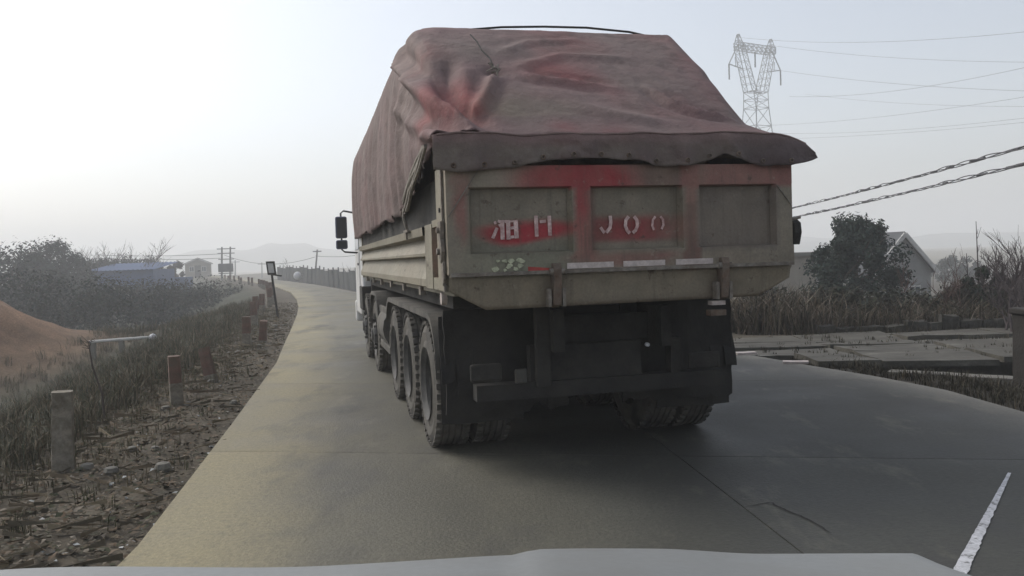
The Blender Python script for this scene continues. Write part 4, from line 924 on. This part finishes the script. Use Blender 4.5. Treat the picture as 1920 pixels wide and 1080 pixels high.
# tall dead stalk on the slope
A = gp(200, 835, -.3); random.seed(4); e = empty('dead_stalk', (A.x, A.y, gz(A.x, A.y))); tp_ = at(165, 640, A.y + .2) - Vector(e.location)
MB().tube([(0, 0, -.1), tp_ * .35 + Vector((.03, 0, 0)), tp_ * .7 + Vector((-.01, 0, .0)), tp_ * .93, tp_], [.014, .011, .009, .006, .003], 6).build('stem', m_bark, e)
for q in range(9):
    p = tp_ * R(.88, 1); MB().tube([p, p + Vector((R(-.1, .1), R(-.05, .05), R(.0, .12)))], [.004, .002], 4).build('twig', m_bark, e)
tag(e, 'tall thin dead stalk rising from the slope', 'plant')
# white pipe in the field
pa, pb = gp(170, 640, -1.75), gp(288, 633, -1.75); pa.y = pb.y = (pa.y + pb.y) / 2; pa = at(168, 641, 24); pb = at(287, 632, 24)
e = empty('white_pipe', pa); v_ = pb - pa
MB().tube([(0, 0, 0), v_ * .5, v_], .045, 10).build('pipe', m_trim, e); MB().lathe([(-.1, 0), (-.08, .07), (0, .1), (.08, .07), (.1, 0)], v_, 'x', 12).build('pipe_cap', m_tape, e, smooth=True)
for t in (.05, .5, .95): p = v_ * t; g_ = gz(pa.x + p.x, pa.y + p.y) - pa.z; MB().box(p.x - .06, p.x + .06, p.y - .06, p.y + .06, min(g_ - .1, p.z - .2), p.z - .03).build('pipe_stand', m_conc, e)
tag(e, 'white pipe with round cap laid on stands across the field', 'pipe')
# brush and trees beyond the field
hz_b = [(-20, 520, 40, 2.6), (20, 515, 44, 2.6), (75, 522, 46, 2.4), (135, 537, 40, 2.2), (180, 540, 44, 2.2), (235, 540, 46, 2.2), (290, 538, 50, 2.2), (340, 535, 54, 2.0), (385, 533, 60, 2.0), (150, 528, 60, 2.6), (210, 534, 62, 2.4), (265, 534, 64, 2.4), (320, 533, 66, 2.2), (100, 510, 60, 3.0), (40, 500, 60, 3.2)]
for k, (px, py, Y, r) in enumerate(hz_b):
    p = at(px, py, Y); z = gz(p.x, Y) - .1; BL = ('dull brush close behind the reddish soil bank', 'brush behind the soil bank') if px < 110 else ('dull brush in the hollow in front of the blue shed', 'brush in front of the blue shed') if px < 300 else ('dull brush between the blue shed and the far guard posts', 'brush toward the far guard posts'); leafy('brush', (p.x, Y, z), max(.6, p.z - z), r * R(1.2, 1.6), BL[0], 'bush', BL[1], 2600, .1, (.036, .044, .04), trunk=False, seed=60 + k, clumps=26, low=.05)
ev = [(20, 470, 66, 4.5), (65, 482, 70, 3.6), (98, 455, 72, 3.6), (130, 486, 74, 3.0), (185, 488, 90, 3.2), (225, 484, 95, 3.0), (270, 484, 97, 3.0), (-30, 460, 66, 4.6)]
for k, (px, py, Y, wd) in enumerate(ev):
    p = at(px, py, Y); z = gz(p.x, Y); EVL = ['broad dark evergreen towering behind the soil bank', 'lower rounded evergreen between two taller ones', 'tallest pointed evergreen left of the blue shed', 'low evergreen against the left end of the blue shed']; leafy('evergreen_tree', (p.x, Y, z), p.z - z, wd, EVL[k] if k < 4 else 'hazy evergreen showing above the blue shed roof' if k < 7 else 'hazy evergreen at the far end of the belt behind the soil bank', 'tree', 'evergreens across the field', 5000, .15, (.028, .04, .036), seed=80 + k, clumps=40, low=.05)
bt = [(150, 452, 84), (178, 446, 90), (205, 450, 86), (238, 452, 92), (268, 444, 84), (122, 452, 80), (40, 450, 84), (286, 470, 86), (5, 446, 80)]
for k, (px, py, Y) in enumerate(bt):
    p = at(px, py, Y); z = gz(p.x, Y); bare_tree('bare_tree', (p.x, Y, z), (p.z - z) * 1.02, .75, 'bare winter tree standing above the evergreen belt', 'tree', 'bare trees across the field', seed=100 + k, levels=3, nb=4, rad=.1)
p = at(328, 482, 105); leafy('round_tree', (p.x, 105, gz(p.x, 105)), p.z - gz(p.x, 105), 1.3, 'round grey tree behind the blue box truck', 'tree', None, 1500, .2, (.06, .06, .055), seed=140, clumps=20)

# ---- far sheds and vehicles on the left
def gable(name, c, wd, dp, wall_h, roof_h, yaw, wm, rm, label, eave=.3, windows=(), door=None, cat='building'):
    e = empty(name, c, yaw)
    b = MB(); b.prism([(-wd / 2, 0), (wd / 2, 0), (wd / 2, wall_h), (0, wall_h + roof_h), (-wd / 2, wall_h)], 0, dp, 'y'); wall = b.build('wall', wm, e)
    for s in (-1, 1):
        k = (wd / 2 + eave) / (wd / 2); x1 = s * wd / 2 * k; z1 = wall_h + roof_h - roof_h * k
        rf = MB(); rf.v = [(0, -eave, wall_h + roof_h + .02), (x1, -eave, z1 + .02), (x1, dp + eave, z1 + .02), (0, dp + eave, wall_h + roof_h + .02)]; rf.v += [(x, y, z + .14) for x, y, z in rf.v]
        rf.f = [(0, 1, 2, 3), (4, 7, 6, 5), (0, 4, 5, 1), (1, 5, 6, 2), (2, 6, 7, 3)]; r_ = rf.build('roof_slope', rm, e)
        MB().beam((0, -eave - .04, wall_h + roof_h + .02), (x1, -eave - .04, z1 + .02), .08, .22).build('barge_board', m_trim, r_)
    for (x, z, w2, h2) in windows:
        wn_ = MB().box(x - w2 / 2, x + w2 / 2, -.05, .03, z, z + h2).build('window', m_trim, e); MB().box(x - w2 / 2 + .08, x - .04, -.075, -.05, z + .08, z + h2 - .08).build('pane', m_glass, wn_); MB().box(x + .04, x + w2 / 2 - .08, -.075, -.05, z + .08, z + h2 - .08).build('pane', m_glass, wn_)
    if door: MB().box(door[0] - .5, door[0] + .5, -.06, .03, 0, 2.1).build('door', m_bark, e)
    return tag(e, label, cat)
p = at(230, 530, 82); z = gz(p.x, 82)
e = empty('blue_shed', (p.x, 82, z), .05); hw = 2.9; top = at(230, 493, 82).z - z
MB().prism([(-hw, 0), (hw, 0), (hw, top - .7), (-hw, top - .7)], 0, 6, 'y').build('wall', m_blue, e)
rb = MB(); rb.quad_grid(lambda a, c: (-hw - .3 + (2 * hw + .6) * a, -.4 + 6.8 * c, top - .68 + .68 * c + .035 * math.sin(a * 60 * math.pi / 2)), 120, 2); rb.build('roof_sheet', m_blue, e, solid=.03)
MB().box(-.9, .9, -.05, .02, 0, 2.0).build('door', m_wallg, e); tag(e, 'long low blue metal shed in front of the bare trees', 'shed')
# parked light truck
p = at(335, 530, 100); z = -.3; e = empty('box_truck', (p.x, 100, gz(p.x, 100)), .0)
MB().box(-.35, 1.35, -.8, .9, .75, 2.55).build('cargo_body', m_blue, e, bevel=.03); MB().prism([(-1.35, .5), (-.4, .5), (-.4, 2.0), (-1.0, 2.0), (-1.3, 1.3)], -.75, .8, 'y').build('cab', m_white, e, bevel=.04)
MB().prism([(-1.15, 1.35), (-.55, 1.35), (-.55, 1.85), (-.98, 1.85)], -.765, -.75, 'y').build('side_window', m_glass, e)
for wx in (-.95, .85):
    for wy in (-.72, .72): MB().lathe([(-.1, 0), (-.1, .36), (.1, .36), (.1, 0)], (wx, wy, .36), 'y', 16).build('wheel', m_rubber, e)
tag(e, 'small parked truck with white cab and blue box body', 'truck')
p = at(372, 528, 150); gable('farmhouse', (p.x, 150, gz(p.x, 150)), 4.2, 4, 2.4, .9, .3, m_wallb, m_roof, 'faint pale farmhouse beyond the parked blue box truck', windows=((-1, 1, .8, .9), (1, 1, .8, .9)), door=(0,))
p = at(300, 524, 108); gable('outhouse', (p.x, 108, gz(p.x, 108)), 3, 4, 1.9, .8, 1.3, m_wallg, m_roof, 'small grey outhouse left of the blue box truck', windows=((0, .9, .6, .6),))

# ---- poles and wires on the left
def pole(px, pyb, pyt, Y, label, rad=.15, arms=(), lean=0, twin=0, group=None):
    b_ = at(px, pyb, Y); t_ = at(px + lean, pyt, Y); z = gz(b_.x, Y); e = empty('utility_pole', (b_.x, Y, z)); top = t_ - Vector(e.location)
    for k in range(2 if twin else 1): o = Vector((k * twin, 0, 0)); MB().tube([Vector((0, 0, -.2)) + o, top + o], [rad, rad * .65], 8).build('shaft', m_pole, e)
    for f, w2 in arms: p = top * f + Vector((twin / 2, 0, 0)); MB().box(p.x - w2, p.x + w2, p.y - .06, p.y + .06, p.z - .06, p.z + .06).build('crossarm', m_galv, e)
    if twin:
        p = top * .25; MB().box(p.x - .35, p.x + twin + .35, p.y - .4, p.y + .3, p.z - .1, p.z + 1.0).build('transformer', m_fence, e, bevel=.05)
        MB().box(top.x * .2 - .3, top.x * .2 + twin + .3, -.4, .4, top.z * .2 - .12, top.z * .2).build('platform', m_galv, e)
    return tag(e, label, 'pole', group)
pole(416, 526, 463, 112, 'twin-shaft utility pole carrying a transformer', .16, ((.94, 1.2), (.8, 1.1), (.62, 1.0)), twin=1.1)
pole(441, 522, 488, 170, 'faint distant utility pole right of the transformer pole', .16, ((.9, .9),))
pole(491, 520, 492, 190, 'thin far utility pole behind the framed sign', .17, ((.92, .9),))
pole(586, 518, 468, 100, 'leaning utility pole behind the grey sheet fence', .14, ((.96, .5),), lean=9)
def wire(name, pts, r, label, cat, group, mat, sag=0, n=16, sides=5):
    P = []; A, B = Vector(pts[0]), Vector(pts[-1])
    for i in range(n + 1): t = i / n; q = A.lerp(B, t); q.z -= sag * 4 * t * (1 - t); P.append(q)
    return tag(MB().tube(P, r, sides).build(name, mat, smooth=True), label, cat, group)
a_ = at(418, 466, 112); 
for q, (yl, yr) in enumerate(((478, 476), (484, 484))): wire('wire', (at(180, yl, 112), at(413, yr, 112)), .03, 'thin wire running left from the transformer pole', 'wire', 'wires left of the transformer pole', m_galvd, .2)
wire('wire', (at(420, 478, 112), at(590, 482, 100)), .025, 'thin wire slung from the transformer pole to the leaning pole', 'wire', None, m_galvd, 1.0)
wire('wire', (at(592, 480, 100), at(720, 470, 90)), .025, 'thin wire running from the leaning pole past the truck', 'wire', None, m_galvd, .3)
# ---- convex mirror at the bend
p = at(558, 517, 75); z = gz(p.x, 75); e = empty('traffic_mirror', (p.x, 75, z)); MB().tube([(0, 0, -.1), (0, 0, p.z - z)], .04, 8).build('post', m_galv, e); MB().lathe([(-.12, .0), (-.09, .2), (0, .33), (.06, .36), (.06, .0)], (0, -.08, p.z - z), 'y', 20).build('mirror_dish', m_tape, e, smooth=True); tag(e, 'small round convex traffic mirror on a post at the bend', 'mirror')
# ---- grey sheet fence along the far side of the road
fe = empty('sheet_fence', (0, 0, 0)); tag(fe, 'low grey corrugated sheet fence along the far side of the road', 'fence')
fy = 36.0; px_ = None; kf = 0
while fy < 92:
    A = Vector((ER(fy) + .45, fy, -.15)); y2 = fy + 2.4; B = Vector((ER(y2) + .45, y2, -.15)); d = (B - A); L = d.length; d.normalize(); s = Vector((d.y, -d.x, 0)); h = 1.2 + .07 * math.sin(kf * 1.7) + .25 * sm(50, 80, fy)
    b = MB(); b.quad_grid(lambda a, c: tuple(A + d * (L - .05) * a + s * (.025 * math.sin(a * 44) + .02 * math.sin(kf)) + Vector((0, 0, h * c))), 44, 1); b.build('panel', m_fence, fe, solid=.01)
    MB().box(A.x - .04, A.x + .04, A.y - .04, A.y + .04, -.2, h + .02).build('fence_post', m_galv, fe); fy = y2; kf += 1
for k in range(9):
    Y = R(45, 95); x = ER(Y) + R(1.5, 7); bare_tree('sapling', (x, Y, gz(x, Y)), R(2.2, 3.4), .5, 'bare sapling rising behind the grey sheet fence', 'tree', 'saplings behind the sheet fence', seed=200 + k, levels=2, nb=4, rad=.04)

# ================================================================== RIGHT SIDE
random.seed(33)
# leafy camphor tree
p = at(1606, 402, 26); z = gz(p.x, 26); leafy('camphor_tree', (p.x - .05, 26, z), p.z - z + .1, 1.65, 'dark leafy evergreen tree in front of the gabled house', 'tree', None, 14000, .065, (.022, .036, .03), seed=5, clumps=75, low=.10, crad=(.14, .27))
p = at(1572, 420, 25.5); z = gz(p.x, 25.5); leafy('camphor_tree', (p.x, 25.5, z), p.z - z - .3, 1.1, 'shorter dark evergreen leaning against the camphor tree beside the truck', 'tree', None, 7000, .065, (.024, .038, .031), seed=6, clumps=42, low=.10, crad=(.13, .26))
# gabled house
p = at(1690, 438, 46); z = gz(p.x, 46) - .2; H_ = p.z - z
gable('gabled_house', (p.x, 46, z), 3.9, 3.6, H_ - 1.95, 1.9, .32, m_wallg, m_roof, 'grey rendered house with a steep gabled roof behind the tree', eave=.25, windows=((-.8, 1.4, .8, .9), (.8, 1.4, .8, .9)))
# beige flat building
p = at(1478, 476, 40); z = gz(p.x, 40) - .2; e = empty('flat_house', (p.x, 40, z), .15); H_ = p.z - z
MB().box(-1.6, 1.35, 0, 5, 0, H_ - .12).build('wall', m_wallb, e); MB().box(-1.8, 1.5, -.25, 5.2, H_ - .12, H_ + .05).build('roof_slab', m_conc, e)
for x in (-.8, .6):
    wn_ = MB().box(x - .45, x + .45, -.06, .02, 1.2, 2.3).build('window', m_trim, e); MB().box(x - .38, x - .03, -.085, -.06, 1.27, 2.23).build('pane', m_glass, wn_); MB().box(x + .03, x + .38, -.085, -.06, 1.27, 2.23).build('pane', m_glass, wn_)
tag(e, 'small beige flat-roofed house between the truck and the leafy tree', 'building')
# reeds and brush behind the yard
sp2 = []
for q in range(1500):
    x = R(3.2, 12.5); y = 15.7 + R(0, 3.0) + max(0, (5 - x)) * .9; sp2.append((x, y, gz(x, y), R(.6, 1.15) * (1.0 if x < 6.3 else .72)))
tufts('dead_reeds', sp2, 'tangle of dead straw-coloured reeds along the back of the yard', ((.14, .11, .08), (.10, .08, .06), (.19, .16, .125), (.06, .055, .04), (.075, .07, .045)), .85, 9, .009, 1.0, crook=.3)
for k in range(24):
    x = 4.0 + k * .36 + R(-.15, .15); y = 16.3 + R(0, 1.6); bare_tree('bare_shrub', (x, y, gz(x, y)), R(.6, 1.0), .8, 'twiggy bare shrub among the dead reeds', 'shrub', 'bare shrubs among the reeds', seed=300 + k, levels=3, nb=4, mat=m_bark, rad=.02)
for k in range(11):
    x = 8.15 + k * .24 + R(-.1, .1); y = 16.4 + R(0, 1.6); bare_tree('bare_shrub', (x, y, gz(x, y)), R(1.0, 1.5), .55, 'tall reddish-brown bare shrub crowding the back of the yard', 'shrub', 'tall reddish shrubs at the yard back', seed=430 + k, levels=3, nb=4, mat=m_barkr, rad=.022)
for k, (x, y, h, r) in enumerate(((6.4, 17.2, .75, .8), (7.6, 17.4, .7, .9), (8.8, 17.3, .7, .9), (5.2, 17.8, .7, .8), (9.9, 17.0, .8, .9))):
    leafy('low_bush', (x, y, gz(x, y)), h, r, ('low dark bush below the leafy tree', 'low dark bush in front of the gabled house', 'low dark bush under the tall bare stalk', 'low dark bush between truck and leafy tree', 'low dark bush behind the dark pier')[k], 'bush', 'low bushes behind the yard', 1400, .06, (.04, .043, .034), trunk=False, seed=330 + k, clumps=20, low=.05)
p = at(1843, 492, 17); z = gz(p.x, 17); leafy('evergreen_shrub', (p.x, 17, z), p.z - z, .42, 'narrow dark evergreen shrub among bare twigs', 'shrub', None, 2200, .055, (.03, .042, .03), seed=350, clumps=22, low=.08)
for k, (px, pt, Y, lab) in enumerate(((1830, 415, 17.3, 'single tall bare stalk rising behind the narrow evergreen shrub'), (1812, 475, 17.5, 'short bare stalk left of the narrow evergreen shrub'))):
    p = at(px, pt, Y); z = gz(p.x, Y); e = empty('bare_stalk', (p.x, Y, z)); h = p.z - z; MB().tube([(.05, 0, -.1), (.03, 0, h * .5), (0, 0, h)], [.02, .014, .006], 6).build('stem', m_barkp, e)
    for q in range(5): f = R(.5, .95); MB().tube([(.02, 0, h * f), (R(-.12, .12), 0, h * f + R(.1, .25))], [.006, .003], 4).build('twig', m_barkp, e)
    tag(e, lab, 'plant')
for k, (px, pt, Y, ln) in enumerate(((1915, 405, 15.5, (.12, 0)), (1890, 450, 16, (.0, 0)), (1870, 470, 16.6, (-.1, 0)), (1935, 420, 15, (-.25, 0)), (1858, 500, 17, (.05, 0)), (1900, 470, 14.6, (.05, 0)), (1925, 480, 14.2, (-.1, 0)), (1880, 490, 15, (.1, 0)), (1790, 520, 17.2, (.0, 0)), (1770, 530, 17.4, (.1, 0)))):
    p = at(px, pt, Y); z = gz(p.x, Y); bare_tree('bare_tree', (p.x, Y, z), (p.z - z) * 1.15, .55, ('bare young tree with longest branches reaching toward the cables', 'purplish upright bare young tree behind the dark pier', 'bare young tree leaning toward the narrow evergreen shrub', 'bare young tree leaning over the dark pier', 'smallest bare young tree beside the narrow evergreen shrub', 'dense bare young tree rising from behind the yard end', 'low bare young tree at the outer end of the yard', 'spreading bare young tree between evergreen shrub and yard end', 'low bare young tree between gabled house and evergreen shrub', 'lowest bare young tree in front of the gabled house')[k], 'tree', 'bare young trees at the yard end', seed=400 + k, levels=3, nb=5, mat=m_barkp, rad=.03, lean=ln)
for k, (px, pt, Y) in enumerate(((1790, 478, 85), (1815, 482, 92), (1770, 488, 95))):
    p = at(px, pt, Y); z = gz(p.x, Y); leafy('far_tree', (p.x, Y, z), p.z - z, 1.6, 'pale far tree in the haze right of the gabled house', 'tree', 'far trees right of the gabled house', 1500, .14, (.05, .06, .055), seed=360 + k, clumps=22, low=.08)
random.seed(52)
sp3 = [(x, y, gz(x, y), R(.5, 1.2)) for x, y in ((R(5.2, 10.4), 15.5 + R(-.25, .5)) for _ in range(420))]
sp3 += [(x, y, -.05, R(.3, .7)) for x, y in ((R(3.6, 9.5), R(11.6, 15.3)) for _ in range(160))]
sp3 += [(x, y, gz(x, y), R(.4, 1.0)) for x, y in ((ER(yy_) + R(.1, .9), yy_) for yy_ in (R(4, 12.3) for _ in range(500))) if not in_ditch(x, y) > .2]
tufts('yard_weeds', sp3, 'dull weeds straggling over the edging, ditch bank and yard joints', ((.06, .055, .038), (.09, .075, .052), (.045, .042, .03)), .17, 12, .0045, 1.1)
# stone edging of the yard
ed = empty('stone_edging', (0, 0, 0)); tag(ed, 'low dark stone edging along the back of the yard', 'wall')
x = 5.6; random.seed(9)
while x < 10.4:
    L = R(.18, .5); h = R(.06, .24); y0 = 15.62 + R(-.05, .05)
    b = MB().box(x, x + L - .04, y0, y0 + .3, -.15, h, (3, 2, 2)); b.v = [(a + .05 * fbm(a, b2, c, 4), b2 + .06 * fbm(b2, c, a, 4), c + .06 * fbm(c, a, b2, 4)) for a, b2, c in b.v]; b.build('stone', m_darkconc, ed, smooth=False); x += L
# gate pier at the right edge
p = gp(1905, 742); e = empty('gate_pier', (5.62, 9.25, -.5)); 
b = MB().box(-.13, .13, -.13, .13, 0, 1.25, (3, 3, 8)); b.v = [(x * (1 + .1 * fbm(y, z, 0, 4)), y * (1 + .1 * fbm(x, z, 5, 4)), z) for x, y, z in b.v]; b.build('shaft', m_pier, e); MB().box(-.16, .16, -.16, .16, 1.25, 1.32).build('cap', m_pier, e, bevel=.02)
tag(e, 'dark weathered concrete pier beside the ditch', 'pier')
# scrap pieces by the road edge
for (px, py, L, yaw, lab) in ((1398, 664, .32, .1, 'thin white scrap board lying at the road edge'), (1492, 681, .34, -.3, 'pale broken scrap board at the yard mouth')):
    p = gp(px, py); e = empty('scrap_board', (p.x, p.y, .0), yaw); b = MB().box(-L / 2, L / 2, -.07, .07, .003, .03, (4, 2, 1)); b.v = [(x + .02 * fbm(x, y, z, 8), y + .02 * fbm(y, x, 2, 8), z) for x, y, z in b.v]; b.build('board', m_strip, e); tag(e, lab, 'board')

# ---- twisted service cables
def bundle(p0, p1, ends, label, seed):
    random.seed(seed); A = at(*p0); B = at(*p1); d = B - A; A2 = A - d * ends[0]; B2 = B + d * ends[1]; n = 150; e = empty('service_cable', (0, 0, 0)); L = (B2 - A2).length
    for st in range(3):
        P = []
        for i in range(n + 1):
            t = i / n; q = A2.lerp(B2, t); q.z -= .5 * 4 * t * (1 - t) * .4; ph = t * L * 1.3 + st * 2.09; rr = .045 + .02 * math.sin(t * 37 + st); q += Vector((math.cos(ph) * rr, 0, math.sin(ph) * rr)); P.append(q)
        MB().tube(P, .017, 5).build('strand', m_galvd, e)
    for k in range(60):
        t = R(0, 1); q = A2.lerp(B2, t); q.z -= .5 * 4 * t * (1 - t) * .4; u = d.normalized() * R(.1, .3); MB().tube([q - u, q + u], R(.03, .055), 6).build('tie_wrap', m_galvd, e)
    return tag(e, label, 'cable')
bundle((1490, 384, 52), (1920, 266, 24), (.5, .45), 'upper twisted bundle of dark service cables', 1)
bundle((1490, 402, 52), (1920, 298, 24), (.5, .45), 'lower twisted bundle of dark service cables', 2)

# ---- lattice pylon
PY = 160.0; pb = at(1424, 480, PY); pz = gz(pb.x, PY); pyl = empty('pylon', (pb.x, PY, pz), .55); tag(pyl, 'tall grey lattice power pylon with a cat-head window frame', 'pylon')
top = at(1385, 70, PY).z - pz
def lat(bm_, a0, a1, b0, b1, n, th=.11, dp0=1.4, dp1=1.4):
    """truss between two chords a0->a1 and b0->b1, doubled in depth"""
    a0, a1, b0, b1 = map(Vector, (a0, a1, b0, b1))
    for sgn in (-1, 1):
        for k in range(n):
            t0, t1 = k / n, (k + 1) / n; o0 = Vector((0, sgn * (dp0 + (dp1 - dp0) * t0) / 2, 0)); o1 = Vector((0, sgn * (dp0 + (dp1 - dp0) * t1) / 2, 0))
            A0, A1, B0, B1 = a0.lerp(a1, t0) + o0, a0.lerp(a1, t1) + o1, b0.lerp(b1, t0) + o0, b0.lerp(b1, t1) + o1
            bm_.beam(A0, A1, th); bm_.beam(B0, B1, th); bm_.beam(A0, B1, th * .6); bm_.beam(B0, A1, th * .6); bm_.beam(A1, B1, th * .6)
    for k in range(n + 1):
        t = k / n; o = Vector((0, (dp0 + (dp1 - dp0) * t) / 2, 0))
        for q in (a0.lerp(a1, t), b0.lerp(b1, t)): bm_.beam(q - o, q + o, th * .6)
zt, zc, zw = top, top - 2.2, top - 10.2        # peak, crossbeam, waist
b = MB(); lat(b, (-4.2, 0, 0), (-1.7, 0, zw - 3), (4.2, 0, 0), (1.7, 0, zw - 3), 9, .14, 8, 3); lat(b, (-1.7, 0, zw - 3), (-1.9, 0, zw), (1.7, 0, zw - 3), (1.9, 0, zw), 2, .12, 3, 2.4); b.build('body', m_galv, pyl)
for s in (-1, 1):
    b = MB(); lat(b, (s * .9, 0, zw), (s * 3.4, 0, zc), (s * 2.1, 0, zw), (s * 4.6, 0, zc), 6, .1, 2.2, 1.6); b.build('window_leg', m_galv, pyl)
    b = MB(); lat(b, (s * 3.5, 0, zc), (s * 4.2, 0, zt), (s * 4.8, 0, zc), (s * 4.4, 0, zt), 2, .1, 1.4, .4); b.build('peak', m_galv, pyl)
    b = MB(); b.beam((s * 4.6, 0, zc), (s * 6.8, 0, zc - 3.4), .15).beam((s * 3.2, 0, zc - 4), (s * 6.8, 0, zc - 3.4), .15).beam((s * 5.2, 0, zc - 2), (s * 5.0, 0, zc - 3.8), .1); b.build('side_arm', m_galv, pyl)
    MB().tube([(s * 6.8, 0, zc - 3.4), (s * 6.8, 0, zc - 6.2)], .14, 6).build('insulator', m_fence, pyl)
b = MB(); lat(b, (-4.8, 0, zc - .6), (4.8, 0, zc - .6), (-4.8, 0, zc + .6), (4.8, 0, zc + .6), 8, .1, 1.5, 1.5); b.build('crossbeam', m_galv, pyl)
MB().tube([(0, 0, zc - .6), (0, 0, zc - 3.4)], .14, 6).build('insulator', m_fence, pyl)
MB().beam((-1.6, 0, zw), (1.6, 0, zw), .15).build('waist_beam', m_galv, pyl)
# ---- high voltage wires, running from the pylon line off to the right
W = [((1384, 70), (1920, 36), 160, 105), ((1452, 86), (1920, 104), 160, 120), ((1480, 181), (1920, 103), 158, 105), ((1436, 128), (1920, 158), 160, 120), ((1410, 228), (1920, 163), 190, 120), ((1560, 178), (1920, 190), 190, 140), ((1440, 242), (1920, 204), 190, 130), ((1440, 256), (1920, 219), 190, 130)]
for k, (a_, b2, Ya, Yb) in enumerate(W):
    A = at(*a_, Ya); B = at(*b2, Yb); d = B - A; wire('power_line', (A if k < 4 else A - d * .2, B + d * .35), .024, ('topmost thin line strung from the left peak of the pylon', 'thin line strung from the right peak of the pylon', 'thin line hung from the side arm insulator of the pylon', 'thin line hung from the middle insulator of the pylon')[k] if k < 4 else 'faint lower power line crossing behind the pylon', 'wire', 'high-voltage lines' if k < 4 else 'lower power lines', m_galv, 1.2 if k % 2 else 2.0, 24, 4)

# ================================================================== HAZE
hb = MB().box(-4200, 4200, -3100, 4100, -8, 43.5)
hz = hb.build('haze', m_fence); hz.data.materials.clear()
hm = bpy.data.materials.new('haze_air'); hm.use_nodes = True; t = hm.node_tree; t.nodes.clear(); o = t.nodes.new('ShaderNodeOutputMaterial'); pv = t.nodes.new('ShaderNodeVolumePrincipled')
pv.inputs['Color'].default_value = (.985, .995, 1, 1); pv.inputs['Density'].default_value = .0027; pv.inputs['Anisotropy'].default_value = .2
t.links.new(pv.outputs[0], o.inputs['Volume']); hz.data.materials.append(hm); tag(hz, 'pale winter haze filling the valley air', kind='stuff')
